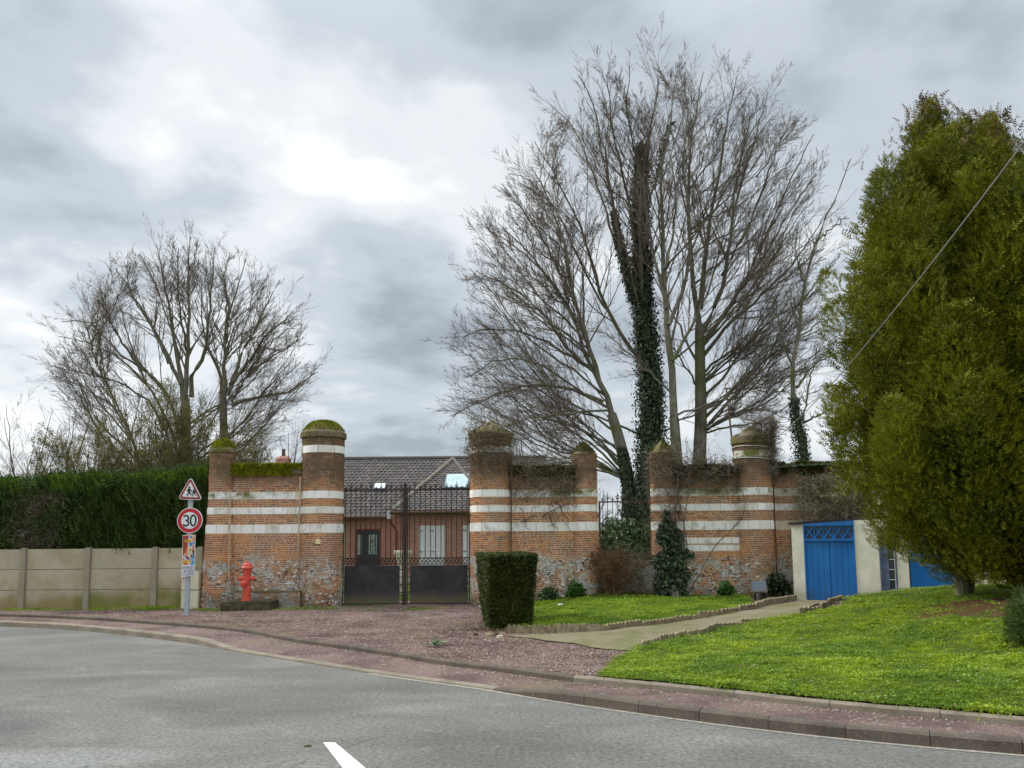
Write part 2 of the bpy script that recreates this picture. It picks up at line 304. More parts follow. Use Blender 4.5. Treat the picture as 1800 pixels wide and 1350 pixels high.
m = Mat('roof_tile', .8, .3); r = m.rand(); n = m.noise(3, 5, .65); c = m.ramp(r, [(0, (.085, .074, .070)), (.5, (.105, .092, .087)), (.9, (.13, .113, .104)), (1, (.17, .14, .12))]); c = m.mix(m.step(n, .55, .7, 0, .5), c, (.12, .12, .05)); m.color(c); MT['roof_tile'] = m.m
flat('roof_base', (.05, .042, .04), .9, .1, .2)
m = Mat('poster', .5, .3); n = m.noise(11, 3, .5, 1.0); n2 = m.noise(18, 3, .5, .8, (3, 3, 3))
c = m.ramp(n, [(.30, (.45, .03, .02)), (.43, (.60, .12, .015)), (.5, (.80, .62, .35)), (.54, (.25, .55, .65)), (.60, (.02, .20, .60))]); c = m.mix(m.step(n2, .60, .66), c, (.85, .80, .75)); c = m.mix(m.step(n2, .34, .28), c, (.15, .03, .12)); MT['poster'] = m.color(c).m
flat('poster_yellow', (.85, .65, .03), .5, .3, .05); flat('poster_orange', (.62, .14, .02), .5, .3, .3, 30); flat('poster_blue', (.02, .28, .62), .5, .3, .4, 30); flat('poster_purple', (.16, .03, .14), .5, .3, .5, 40); flat('poster_white', (.62, .62, .70), .5, .3, .1)

# ---------------------------------------------------------------- geometry helpers
def tag(o, label=None, cat=None, group=None, kind=None):
    if label: o['label'] = label
    if cat: o['category'] = cat
    if group: o['group'] = group
    if kind: o['kind'] = kind
    return o
def empty(name, loc=(0, 0, 0), label=None, cat=None, group=None, kind=None, rz=0):
    o = bpy.data.objects.new(name, None); COL.objects.link(o); o.location = [float(v) for v in loc]; o.rotation_euler = (0, 0, rz)
    o.empty_display_size = .1
    return tag(o, label, cat, group, kind)
def link(name, me, mat=None, parent=None, world=True):
    o = bpy.data.objects.new(name, me); COL.objects.link(o)
    if mat and not me.materials: me.materials.append(MT[mat])
    if parent:
        o.parent = parent
        if world:
            l = parent_origin(parent); o.location = (-l[0], -l[1], -l[2])
    return o
def parent_origin(p):
    x = [0., 0., 0.]
    while p is not None:
        for i in range(3): x[i] += p.location[i]
        p = p.parent
    return x
def mesh_np(name, V, Fq, smooth=False):
    """V (n,3); Fq list of (m,k) int arrays"""
    me = bpy.data.meshes.new(name); V = np.asarray(V, dtype=np.float32)
    if not isinstance(Fq, (list, tuple)): Fq = [Fq]
    Fq = [np.asarray(f, dtype=np.int32) for f in Fq if len(f)]
    loops = np.concatenate([f.ravel() for f in Fq]); tot = np.concatenate([np.full(len(f), f.shape[1], np.int32) for f in Fq])
    st = np.concatenate([[0], np.cumsum(tot)[:-1]]).astype(np.int32)
    me.vertices.add(len(V)); me.vertices.foreach_set('co', V.ravel())
    me.loops.add(len(loops)); me.loops.foreach_set('vertex_index', loops)
    me.polygons.add(len(tot)); me.polygons.foreach_set('loop_start', st)
    me.polygons.foreach_set('use_smooth', np.full(len(tot), smooth, bool))
    me.update(calc_edges=True); return me
def obj_np(name, V, Fq, mat, parent=None, smooth=False, kind=None):
    o = link(name, mesh_np(name, V, Fq, smooth), mat, parent)
    if kind: o['kind'] = kind
    return o
def norm(a): return a/np.maximum(np.linalg.norm(a, axis=-1, keepdims=True), 1e-9)
def scatter(tmpl, pos, A, Nn, s):
    """instances of template (V,F): local z -> A (unit), local y -> approx Nn; s scalar or (n,3)"""
    V, Fa = tmpl; A = norm(A); X = norm(np.cross(Nn, A)); Yv = np.cross(A, X)
    s = np.asarray(s, float); s = np.repeat(s[:, None], 3, 1) if s.ndim == 1 else s
    P = pos[:, None, :] + V[None, :, 0:1]*X[:, None, :]*s[:, None, 0:1] + V[None, :, 1:2]*Yv[:, None, :]*s[:, None, 1:2] + V[None, :, 2:3]*A[:, None, :]*s[:, None, 2:3]
    n, k = len(pos), len(V); Fo = (Fa[None] + (np.arange(n)*k)[:, None, None]).reshape(-1, Fa.shape[1])
    return P.reshape(-1, 3), Fo
class MB:
    def __init__(s): s.v = []; s.f = []
    def add(s, V, Fs):
        b = len(s.v); s.v += [tuple(float(c) for c in v) for v in V]; s.f += [tuple(i+b for i in f) for f in Fs]; return s
    def box(s, x0, x1, y0, y1, z0, z1):
        return s.add([(x0, y0, z0), (x1, y0, z0), (x1, y1, z0), (x0, y1, z0), (x0, y0, z1), (x1, y0, z1), (x1, y1, z1), (x0, y1, z1)],
              [(0, 3, 2, 1), (4, 5, 6, 7), (0, 1, 5, 4), (1, 2, 6, 5), (2, 3, 7, 6), (3, 0, 4, 7)])
    def hexa(s, pts): return s.add(pts, [(0, 3, 2, 1), (4, 5, 6, 7), (0, 1, 5, 4), (1, 2, 6, 5), (2, 3, 7, 6), (3, 0, 4, 7)])
    def tube(s, pts, r, k=6, cap=True):
        pts = [np.array(p, float) for p in pts]; rs = r if isinstance(r, (list, tuple)) else [r]*len(pts); b = len(s.v)
        for i, p in enumerate(pts):
            t = pts[min(i+1, len(pts)-1)]-pts[max(i-1, 0)]; t /= np.linalg.norm(t)+1e-9
            ref = np.array([0, 0, 1.]) if abs(t[2]) < .9 else np.array([1., 0, 0]); u = np.cross(t, ref); u /= np.linalg.norm(u); v = np.cross(t, u)
            for j in range(k):
                a = 2*math.pi*j/k; s.v.append(tuple(p + rs[i]*(math.cos(a)*u + math.sin(a)*v)))
        for i in range(len(pts)-1):
            for j in range(k): s.f.append((b+i*k+j, b+i*k+(j+1) % k, b+(i+1)*k+(j+1) % k, b+(i+1)*k+j))
        if cap: s.f.append(tuple(b+j for j in range(k))[::-1]); s.f.append(tuple(b+(len(pts)-1)*k+j for j in range(k)))
        return s
    def lathe(s, prof, c=(0, 0), k=28, jit=0, seed=0):
        b = len(s.v); rr = random.Random(seed)
        for (r, z) in prof:
            for j in range(k):
                a = 2*math.pi*j/k; q = r*(1+rr.uniform(-jit, jit)); s.v.append((c[0]+q*math.cos(a), c[1]+q*math.sin(a), z+rr.uniform(-jit, jit)*.3))
        for i in range(len(prof)-1):
            for j in range(k): s.f.append((b+i*k+j, b+i*k+(j+1) % k, b+(i+1)*k+(j+1) % k, b+(i+1)*k+j))
        s.f.append(tuple(b+(len(prof)-1)*k+j for j in range(k))); return s
    def prism(s, poly, y0, y1):   # poly in x,z
        n = len(poly); b = len(s.v)
        s.v += [(x, y0, z) for x, z in poly] + [(x, y1, z) for x, z in poly]
        s.f.append(tuple(b+i for i in range(n))); s.f.append(tuple(b+n+i for i in range(n))[::-1])
        for i in range(n): s.f.append((b+i, b+n+i, b+n+(i+1) % n, b+(i+1) % n))
        return s
    def ribbon(s, pts, w, y0, y1, closed=False):
        n = len(pts); P = [np.array(p, float) for p in pts]; seg = n if closed else n-1; Lf, Rg = [], []
        for i in range(n):
            a = P[(i-1) % n] if closed or i > 0 else P[i]; c = P[(i+1) % n] if closed or i < n-1 else P[i]
            t = c-a; t /= np.linalg.norm(t)+1e-9; nn = np.array([-t[1], t[0]]); Lf.append(P[i]+nn*w/2); Rg.append(P[i]-nn*w/2)
        b = len(s.v)
        for i in range(n): s.v += [(Lf[i][0], y0, Lf[i][1]), (Rg[i][0], y0, Rg[i][1]), (Rg[i][0], y1, Rg[i][1]), (Lf[i][0], y1, Lf[i][1])]
        for i in range(seg):
            a = b+4*i; c = b+4*((i+1) % n)
            for j in range(4): s.f.append((a+j, a+(j+1) % 4, c+(j+1) % 4, c+j))
        if not closed: s.f.append((b, b+1, b+2, b+3)); e = b+4*(n-1); s.f.append((e+3, e+2, e+1, e))
        return s
    def mesh(s, name, smooth=False):
        me = bpy.data.meshes.new(name); me.from_pydata(s.v, [], s.f); me.update()
        if smooth: me.polygons.foreach_set('use_smooth', [True]*len(me.polygons))
        bm = bmesh.new(); bm.from_mesh(me); bmesh.ops.recalc_face_normals(bm, faces=bm.faces); bm.to_mesh(me); bm.free()
        return me
    def build(s, name, mat, parent=None, smooth=False, bevel=0):
        me = s.mesh(name, smooth); o = link(name, me, mat, parent)
        if bevel:
            bm = bmesh.new(); bm.from_mesh(me); bmesh.ops.bevel(bm, geom=list(bm.edges), offset=bevel, segments=2, affect='EDGES'); bm.to_mesh(me); bm.free()
        return o
def roughen(o, amp, scale=3., cuts=0):
    me = o.data
    if cuts:
        bm = bmesh.new(); bm.from_mesh(me); bmesh.ops.subdivide_edges(bm, edges=bm.edges, cuts=cuts, use_grid_fill=True); bm.to_mesh(me); bm.free()
    for v in me.vertices:
        q = v.co*scale; d = mnoise.noise_vector(q); v.co += d*amp
    return o
def polyres(P, step):
    P = [np.array(p, float) for p in P]; d = [0]
    for a, b in zip(P[:-1], P[1:]): d.append(d[-1]+np.linalg.norm(b-a))
    n = max(1, int(round(d[-1]/step))); t = np.linspace(0, d[-1], n+1); P = np.array(P)
    return np.stack([np.interp(t, d, P[:, k]) for k in range(P.shape[1])], 1)
def smoothline(P, it=2):
    P = np.array(P, float)
    for _ in range(it):
        Q = [P[0]]
        for a, b in zip(P[:-1], P[1:]): Q += [a*.75+b*.25, a*.25+b*.75]
        P = np.array(Q+[P[-1]])
    return P
def sst(x, a=0., b=1.):
    t = np.clip((np.asarray(x, float)-a)/(b-a), 0, 1); return t*t*(3-2*t)

# leaf templates (local: z = growth axis, x = width, y = normal)
def frond(n=6, w=.42, curl=.18):
    V, Fa = [], []
    for i in range(n):
        t = .08+.85*i/(n-1); s = 1 if i % 2 else -1; l = w*(1-t*.72); y = curl*t*t
        b = len(V); V += [(0, y, t-.07), (s*l, y+.06*l, t+l*.55), (0, y-.01, t+.12)]; Fa.append((b, b+1, b+2))
        b = len(V); V += [(0, y, t-.05), (-s*l*.8, y+.05*l, t+l*.6), (0, y, t+.13)]; Fa.append((b, b+1, b+2))
    b = len(V); V += [(-.05, curl*.8, .85), (.05, curl*.8, .85), (0, curl*1.1, 1.12)]; Fa.append((b, b+1, b+2))
    return np.array(V, float), np.array(Fa)
FROND = frond(4, .42); FROND_T = frond(4, .24, .1)
LEAF = (np.array([(0, 0, 0), (.45, .1, .4), (0, -.04, 1.), (-.45, .1, .4)]), np.array([(0, 1, 2), (0, 2, 3)]))
IVY = (np.array([(0, 0, 0), (.5, .08, .15), (.32, .05, .55), (0, -.03, 1.0), (-.32, .05, .55), (-.5, .08, .15)]), np.array([(0, 1, 2), (0, 2, 3), (0, 3, 4), (0, 4, 5)]))
BLADE = (np.array([(-.5, 0, 0), (.5, 0, 0), (0, .25, 1.)]), np.array([(0, 1, 2)]))
_t = (1+5**.5)/2; _v = norm(np.array([(-1, _t, 0), (1, _t, 0), (-1, -_t, 0), (1, -_t, 0), (0, -1, _t), (0, 1, _t), (0, -1, -_t), (0, 1, -_t), (_t, 0, -1), (_t, 0, 1), (-_t, 0, -1), (-_t, 0, 1)], float))
ICO = (_v, np.array([(0, 11, 5), (0, 5, 1), (0, 1, 7), (0, 7, 10), (0, 10, 11), (1, 5, 9), (5, 11, 4), (11, 10, 2), (10, 7, 6), (7, 1, 8), (3, 9, 4), (3, 4, 2), (3, 2, 6), (3, 6, 8), (3, 8, 9), (4, 9, 5), (2, 4, 11), (6, 2, 10), (8, 6, 7), (9, 8, 1)]))
OCT = (np.array([(1, 0, 0), (-1, 0, 0), (0, 1, 0), (0, -1, 0), (0, 0, 1), (0, 0, -.6)], float), np.array([(0, 2, 4), (2, 1, 4), (1, 3, 4), (3, 0, 4), (2, 0, 5), (1, 2, 5), (3, 1, 5), (0, 3, 5)]))
def rdir(n): return norm(rng.normal(size=(n, 3)))
def tubes(P, Rr, k=3):
    """P (B,m,3), Rr (B,m)"""
    T = np.empty_like(P); T[:, 1:-1] = P[:, 2:]-P[:, :-2]; T[:, 0] = P[:, 1]-P[:, 0]; T[:, -1] = P[:, -1]-P[:, -2]; T = norm(T)
    ref = np.where(np.abs(T[:, :, 2:3]) < .9, np.array([0, 0, 1.]), np.array([1., 0, 0])); U = norm(np.cross(T, ref)); W = np.cross(T, U)
    a = np.arange(k)*2*math.pi/k
    V = P[:, :, None] + Rr[:, :, None, None]*(np.cos(a)[None, None, :, None]*U[:, :, None] + np.sin(a)[None, None, :, None]*W[:, :, None])
    B, m = P.shape[:2]; i = np.arange(B)[:, None, None]*m*k; j = np.arange(m-1)[None, :, None]*k; q = np.arange(k)[None, None, :]; q2 = (q+1) % k
    Fq = np.stack([i+j+q, i+j+q2, i+j+k+q2, i+j+k+q], -1).reshape(-1, 4)
    return V.reshape(-1, 3), Fq
def merge(parts):
    V, Fs, b = [], [], 0
    for v, f in parts: V.append(v); Fs.append(f+b); b += len(v)
    ks = {}
    for f in Fs: ks.setdefault(f.shape[1], []).append(f)
    return np.concatenate(V), [np.concatenate(x) for x in ks.values()]
def spikes(P, Rr):
    T = norm(P[:, -1]-P[:, 0]); ref = np.where(np.abs(T[:, 2:3]) < .9, np.array([0, 0, 1.]), np.array([1., 0, 0])); U = norm(np.cross(T, ref)); W = np.cross(T, U); a = np.arange(3)*2*math.pi/3
    b = P[:, 0][:, None]+Rr[:, 0][:, None, None]*(np.cos(a)[None, :, None]*U[:, None]+np.sin(a)[None, :, None]*W[:, None]); V = np.concatenate([b, P[:, -1][:, None]], 1); i = np.arange(len(P))[:, None]*4
    Fa = np.stack([i+np.array([[0, 1, 3]]), i+np.array([[1, 2, 3]]), i+np.array([[2, 0, 3]])], 1).reshape(-1, 3); return V.reshape(-1, 3), Fa
def gn_scatter(name, tmpls, pos, A, Nn, s, mat, parent=None, smooth=False):
    """one object whose points carry copies of a few small templates (V, F)"""
    A = norm(A); X = norm(np.cross(Nn, A)); Yv = np.cross(A, X); s = np.asarray(s, float); s = np.repeat(s[:, None], 3, 1) if s.ndim == 1 else s
    Mx = np.stack([X, Yv, A], -1)   # columns
    ry = -np.arcsin(np.clip(Mx[:, 2, 0], -1, 1)); rx = np.arctan2(Mx[:, 2, 1], Mx[:, 2, 2]); rz = np.arctan2(Mx[:, 1, 0], Mx[:, 0, 0])
    me = bpy.data.meshes.new(name); n = len(pos); me.vertices.add(n); me.vertices.foreach_set('co', np.asarray(pos, np.float32).ravel())
    for an, ty, dat in (('rot', 'FLOAT_VECTOR', np.stack([rx, ry, rz], 1)), ('scl', 'FLOAT_VECTOR', s)):
        at = me.attributes.new(an, ty, 'POINT'); at.data.foreach_set('vector', np.asarray(dat, np.float32).ravel())
    at = me.attributes.new('kind_index', 'INT', 'POINT'); at.data.foreach_set('value', rng.integers(0, len(tmpls), n).astype(np.int32))
    me.materials.append(MT[mat]); o = link(name, me, None, parent); o['kind'] = 'stuff'
    g = bpy.data.node_groups.new(name + '_scatter', 'GeometryNodeTree'); g.interface.new_socket('Geometry', in_out='INPUT', socket_type='NodeSocketGeometry'); g.interface.new_socket('Geometry', in_out='OUTPUT', socket_type='NodeSocketGeometry')
    gi = g.nodes.new('NodeGroupInput'); go = g.nodes.new('NodeGroupOutput'); jn = g.nodes.new('GeometryNodeJoinGeometry')
    def attr(nm, ty): a = g.nodes.new('GeometryNodeInputNamedAttribute'); a.data_type = ty; a.inputs['Name'].default_value = nm; return a.outputs['Attribute']
    for i, (V, Fa) in enumerate(tmpls):
        key = (id(V), mat)
        if key not in GN_SRC:
            tm = mesh_np(mat + '_spray', V, [np.asarray(Fa)] if not isinstance(Fa, list) else Fa, smooth); tm.materials.append(MT[mat]); GN_SRC[key] = (bpy.data.objects.new(mat + '_spray', tm), V)
        oi = g.nodes.new('GeometryNodeObjectInfo'); oi.inputs['Object'].default_value = GN_SRC[key][0]; oi.inputs['As Instance'].default_value = False
        cp = g.nodes.new('FunctionNodeCompare'); cp.data_type = 'INT'; cp.operation = 'EQUAL'; g.links.new(attr('kind_index', 'INT'), cp.inputs[2]); cp.inputs[3].default_value = i
        ip = g.nodes.new('GeometryNodeInstanceOnPoints'); g.links.new(gi.outputs[0], ip.inputs['Points']); g.links.new(cp.outputs[0], ip.inputs['Selection']); g.links.new(oi.outputs['Geometry'], ip.inputs['Instance'])
        e2r = g.nodes.new('FunctionNodeEulerToRotation'); g.links.new(attr('rot', 'FLOAT_VECTOR'), e2r.inputs[0]); g.links.new(e2r.outputs[0], ip.inputs['Rotation']); g.links.new(attr('scl', 'FLOAT_VECTOR'), ip.inputs['Scale']); g.links.new(ip.outputs[0], jn.inputs[0])
    g.links.new(jn.outputs[0], go.inputs[0]); md = o.modifiers.new('scatter', 'NODES'); md.node_group = g
    return o
GN_SRC = {}
def walk(start, d, length, m, wob, upb):
    P = [start]; d = norm(d)
    for i in range(m):
        d = norm(d + rng.normal(size=d.shape)*wob + np.array([0, 0, 1.])*upb); P.append(P[-1] + d*(length/m)[:, None])
    return np.stack(P, 1)
def spawn(P, Rr, Ln, per, t0, t1, ang, ratio, rf, out=None):
    B, m = P.shape[:2]; t = rng.uniform(t0, t1, (B, per)); f = t*(m-1); i = np.minimum(f.astype(int), m-2); fr = (f-i)[..., None]
    b = np.arange(B)[:, None]; s = P[b, i]*(1-fr)+P[b, i+1]*fr; T = norm(P[b, i+1]-P[b, i]); r = Rr[b, i]*(1-fr[..., 0])+Rr[b, i+1]*fr[..., 0]
    q = rng.normal(size=T.shape); q -= (q*T).sum(-1, keepdims=True)*T; q = norm(q)
    if out is not None: q = norm(q + out*np.array([1, 1, 0])*norm(s-P[:, :1])) ; q -= (q*T).sum(-1, keepdims=True)*T; q = norm(q)
    a = rng.uniform(ang[0], ang[1], (B, per, 1)); d = np.cos(a)*T + np.sin(a)*q
    ln = ratio*Ln[:, None]*(1.05-.62*t)*rng.uniform(.65, 1.25, (B, per)); rr = np.minimum(r*rf, ln*.02+.002)
    return s.reshape(-1, 3), d.reshape(-1, 3), ln.ravel(), rr.ravel()
# ================================================================ TERRAIN
A_px = [(0, 1101), (100, 1105), (200, 1114), (340, 1131), (400, 1144), (540, 1166), (700, 1192), (850, 1211), (950, 1229), (1100, 1251), (1250, 1272), (1400, 1290), (1600, 1311), (1800, 1327)]
B_px = [(0, 1084), (100, 1087), (190, 1092), (311, 1101), (428, 1111), (505, 1128), (607, 1142), (700, 1156), (776, 1170), (850, 1178), (929, 1189), (1006, 1200), (1104, 1208), (1250, 1223), (1370, 1237), (1495, 1250), (1630, 1262), (1777, 1275)]
def line_px(P, z):
    L_ = [G(x, y, z)[:2] for x, y in P]; a = L_[0]-L_[1]; a /= np.linalg.norm(a); b = L_[-1]-L_[-3]; b /= np.linalg.norm(b)
    return [L_[0]+a*9, L_[0]+a*4] + L_ + [L_[-1]+b*3, L_[-1]+b*9]
A_line = smoothline(line_px(A_px, 0.0), 2); B_line = smoothline(line_px(B_px, 0.11), 2)
Bseg = B_line
def distB(x, y):
    p = np.stack([np.asarray(x, float), np.asarray(y, float)], -1); best = np.full(p.shape[:-1], 1e9)
    for a, b in zip(Bseg[:-1], Bseg[1:]):
        d = b-a; t = np.clip(((p-a)@d)/(d@d+1e-9), 0, 1); q = a+t[..., None]*d; best = np.minimum(best, np.linalg.norm(p-q, axis=-1))
    return best
def H(x, y):
    x = np.asarray(x, float); y = np.asarray(y, float)
    base = .17 + .17*sst(y, 11.5, 18.5)*sst(x, -.8, 2.2)
    bank = .60*sst(x, 2.9, 8.2)*sst(distB(x, y), 0.0, 5.2)*sst(18.0-y, .4, 3.2)
    toe = .07*sst(x, 1.2, 2.6)*sst(distB(x, y), 0.05, .9)*sst(15-y, 0, 4)
    und = .018*(np.sin(1.7*x+.8*y)+np.sin(2.9*y-1.1*x+1))*sst(distB(x, y), .1, 1.)
    return base+bank+toe+und
def GH(px, py, it=12, off=0):
    z = .25
    for _ in range(it):
        p = G(px, py, z); z = .5*z+.5*(float(H(p[0], p[1]))+off)
    return G(px, py, z)
def sheet(name, poly, off, mat, step=.3, label=None, hf=H):
    poly = [np.array(p[:2], float) for p in poly]; ring = []
    for a, b in zip(poly, poly[1:]+poly[:1]):
        n = max(1, int(np.linalg.norm(b-a)/step)); ring += [a+(b-a)*i/n for i in range(n)]
    P = np.array(ring); x0, y0 = P.min(0); x1, y1 = P.max(0)
    gx, gy = np.meshgrid(np.arange(x0, x1, step), np.arange(y0, y1, step)); Q = np.stack([gx.ravel(), gy.ravel()], 1)+rng.uniform(-.15, .15, (gx.size, 2))*step
    ins = inside(Q, P); Q = Q[ins]
    dmin = np.min(np.linalg.norm(Q[:, None]-P[None], axis=2), axis=1) if len(Q) else np.zeros(0); Q = Q[dmin > step*.45] if len(Q) else Q
    pts = [Vector(p) for p in P]+[Vector(q) for q in Q]; n = len(P)
    vv, ee, ff, *_ = delaunay_2d_cdt(pts, [(i, (i+1) % n) for i in range(n)], [], 1, 1e-5)
    V = np.array([(v.x, v.y) for v in vv]); Z = hf(V[:, 0], V[:, 1])+off
    tri = [f for f in ff if len(f) == 3]
    o = obj_np(name, np.column_stack([V, Z]), [np.array(tri)], mat, smooth=True); o['kind'] = 'structure'; return o
def inside(Q, P):
    x, y = Q[:, 0], Q[:, 1]; c = np.zeros(len(Q), bool); j = len(P)-1
    for i in range(len(P)):
        xi, yi = P[i]; xj, yj = P[j]
        m_ = ((yi > y) != (yj > y)) & (x < (xj-xi)*(y-yi)/(yj-yi+1e-12)+xi); c ^= m_; j = i
    return c
# ground to the horizon, garden behind the walls
o = MB().add([(-900, -300, -.12), (900, -300, -.12), (900, 1500, -.12), (-900, 1500, -.12)], [(0, 1, 2, 3)]).build('ground', 'lawn_soil'); tag(o, kind='structure')
o = MB().add([(-60, 21.25, .15), (60, 21.25, .15), (60, 80, .15), (-60, 80, .15)], [(0, 1, 2, 3)]).build('garden_ground', 'lawn_soil'); tag(o, kind='structure')
# road sheet
far = [p for p in A_line]
road_poly = [np.array(p) for p in A_line] + [np.array((A_line[-1][0]+4, -22.)), np.array((-40., -22.)), np.array((A_line[0][0]-14, A_line[0][1]-1.))]
vv = [Vector(p) for p in road_poly]; n = len(vv)
v2, _, f2, *_ = delaunay_2d_cdt(vv, [(i, (i+1) % n) for i in range(n)], [], 1, 1e-5)
o = MB().add([(v.x, v.y, 0) for v in v2], [tuple(f) for f in f2]).build('road', 'asphalt'); tag(o, kind='structure')
# painted dash
q = [G(568, 1305, .004), G(589, 1305, .004), G(645, 1352, .004), G(604, 1352, .004)]
d1 = (q[2]-q[1])*1.6; q[2] = q[1]+d1*1.0; q[3] = q[0]+(q[3]-q[0])*1.6
m = Mat('road_paint', .7, .3); n_ = m.noise(14, 5, .7); m.color(m.mix(m.step(n_, .58, .70, 0, .75), (.80, .80, .78), (.3, .3, .29))); MT['road_paint'] = m.m
o = MB().add(q, [(3, 2, 1, 0)]).build('road_marking', 'road_paint'); tag(o, kind='structure')
# kerbs
def frames(Lp):
    T = np.gradient(Lp, axis=0); T = T/np.linalg.norm(T, axis=1, keepdims=True); return T, np.stack([-T[:, 1], T[:, 0]], 1)
def pxof(p, z=0.):
    d = np.array([p[0], p[1], z])-CAM; k = d@fw; return PX0+F*(d@rt)/k
def kerb(Lp, name, hfun, z0, wdt, root, matf, lab=None, ln=.67):
    P = polyres(Lp, ln/2); T, Nn = frames(P); k = 0; gap = .003
    for i in range(0, len(P)-2, 2):
        mb = MB(); ring = []
        for j in (i, i+1, i+2):
            p = P[j].copy(); p = p + T[j]*(gap if j == i else -gap if j == i+2 else 0); h = hfun(p)+random.uniform(-.003, .003); nn = Nn[j]; b = min(.022, h*.4)
            w2 = wdt
            ring += [(p[0], p[1], z0-.06), (p[0]+nn[0]*.004, p[1]+nn[1]*.004, z0+h-b), (p[0]+nn[0]*b*1.2, p[1]+nn[1]*b*1.2, z0+h), (p[0]+nn[0]*w2, p[1]+nn[1]*w2, z0+h), (p[0]+nn[0]*w2, p[1]+nn[1]*w2, z0-.06)]
        fs = []
        for s_ in range(2):
            for c_ in range(5): a = s_*5+c_; b_ = s_*5+(c_+1) % 5; fs.append((a, b_, b_+5, a+5))
        fs += [(0, 1, 2, 3, 4), (14, 13, 12, 11, 10)]
        mb.add(ring, fs); mb.build(name, matf(P[i+1]), root)
def hA(p):
    x = pxof(p); return float(.11*(1-sst(x, 335, 425))+.03+.085*sst(x, 850, 1010))-.03*(1-float(sst(x, 335, 425)))
rk = empty('road_kerb', (0, 0, 0), kind='structure'); kerb(A_line, 'kerb_stone', hA, 0.0, .13, rk, lambda p: 'dark_kerb' if pxof(p) > 900 else 'kerb_stone')
ik = empty('inner_kerb', (0, 0, 0), kind='structure'); kerb(B_line, 'kerb_stone', lambda p: .075, .11, .07, ik, lambda p: 'dark_kerb' if pxof(p) < 1010 else 'kerb_stone', ln=.95)
# gutter line at the kerb foot
T_, N_ = frames(polyres(A_line, .5)); Pq = polyres(A_line, .5); V = []
for p, nn in zip(Pq, N_): V += [(p[0]-nn[0]*.055, p[1]-nn[1]*.055, .004), (p[0]+nn[0]*.01, p[1]+nn[1]*.01, .004)]
sel = [i for i in range(len(Pq)-1) if pxof(Pq[i]) > 640]
tag(MB().add(V, [(2*i, 2*i+2, 2*i+3, 2*i+1) for i in sel]).build('gutter_strip', 'gutter_line'), kind='structure')
# footpath between kerbs
PA = polyres(A_line, .3); TA, NA = frames(PA); nA_ = len(PA); V = []; Fp = []
PBr = polyres(B_line, .3)
for i in range(nA_):
    a = PA[i]+NA[i]*.125; h = hA(PA[i])
    b = PBr[np.argmin(np.linalg.norm(PBr-PA[i], axis=1))]; b = b + (b-a)*.02
    for k in range(5):
        t = k/4; p = a*(1-t)+b*t; V.append((p[0], p[1], (h-.004)*(1-t)+.113*t+.008*math.sin(t*3.1)*math.sin(i*.7)))
for i in range(nA_-1):
    for k in range(4): a = i*5+k; Fp.append((a, a+5, a+6, a+1))
o = MB().add(V, Fp).build('footpath', 'red_path', smooth=True); tag(o, kind='structure')
# forecourt gravel: from inner kerb back to the walls
bl = [p for p in B_line if p[0] < 4.6 and p[0] > -17]
off = [np.array(p)+np.array(n_)*.06 for p, n_ in zip(B_line, frames(B_line)[1]) if -17 < p[0] < 12.5]
poly = off + [np.array((12.6, 21.0)), np.array((.2, 21.0)), np.array((.1, 22.6)), np.array((-5.4, 22.6)), np.array((-5.5, 21.0)), np.array((-17.2, 21.0))]
sheet('forecourt', poly, -.005, 'red_gravel', .45)
# concrete garden path
path_px = [(885, 1118), (1000, 1114), (1065, 1110), (1190, 1094), (1330, 1072), (1345, 1066), (1400, 1058), (1400, 1052), (1530, 1056), (1530, 1064), (1480, 1068), (1400, 1081), (1270, 1100), (1175, 1127), (1130, 1143), (1095, 1144), (1010, 1132), (960, 1127)]
sheet('garden_path', [GH(*p)[:2] for p in path_px], .012, 'path_concrete', .35)
# lawns
lawn_px = [(905, 1112), (948, 1108), (1000, 1110), (1065, 1108), (1190, 1091), (1330, 1069), (1322, 1058), (1300, 1050), (1150, 1047), (935, 1047), (930, 1080)]
lawnA = [GH(*p)[:2] for p in lawn_px]; sheet('left_lawn', lawnA, .03, 'lawn_soil', .25)
offB = [np.array(p)+np.array(n_)*.075 for p, n_ in zip(B_line, frames(B_line)[1])]
bank_k = [p for p in offB if pxof(p, .15) > 1046 and p[0] < 12.5]
edge_px = [(1480, 1069), (1400, 1082), (1340, 1092), (1262, 1104), (1180, 1128), (1128, 1140), (1085, 1158)]
lawnB = bank_k + [np.array((12.6, 17.6)), np.array((8.2, 17.6)), np.array((6.9, 17.0))] + [GH(*p)[:2] for p in edge_px]
sheet('grass_bank', lawnB, .03, 'lawn_soil', .22)
def sample(poly, n, dens=None):
    P = np.array(poly); x0, y0 = P.min(0); x1, y1 = P.max(0); out = []
    c = 0
    while c < n:
        Q = rng.uniform((x0, y0), (x1, y1), (n*2, 2)); Q = Q[inside(Q, P)]
        if dens is not None: Q = Q[rng.uniform(size=len(Q)) < dens(Q)]
        out.append(Q); c += len(Q)
    return np.concatenate(out)[:n]
def soil(Q): return 1-np.clip((((Q[:, 0]-8.0)/2.1)**2+((Q[:, 1]-12.0)/1.1)**2-.75)/.5+rng.normal(size=len(Q))*.15, 0, 1)
def patchy(Q, s=2.0): return np.array([mnoise.noise((x*s, y*s, 0)) for x, y in Q])
def tuft(nb, seed, spread=.035):
    g = np.random.default_rng(seed); p = np.column_stack([g.normal(size=(nb, 2))*spread, np.zeros(nb)]); h = g.uniform(.5, 1.1, nb)*.04; A = norm(np.column_stack([g.normal(size=(nb, 2))*.8, np.ones(nb)]))
    return scatter(BLADE, p, A, norm(g.normal(size=(nb, 3))), np.column_stack([g.uniform(.006, .011, nb), h*.3, h]))
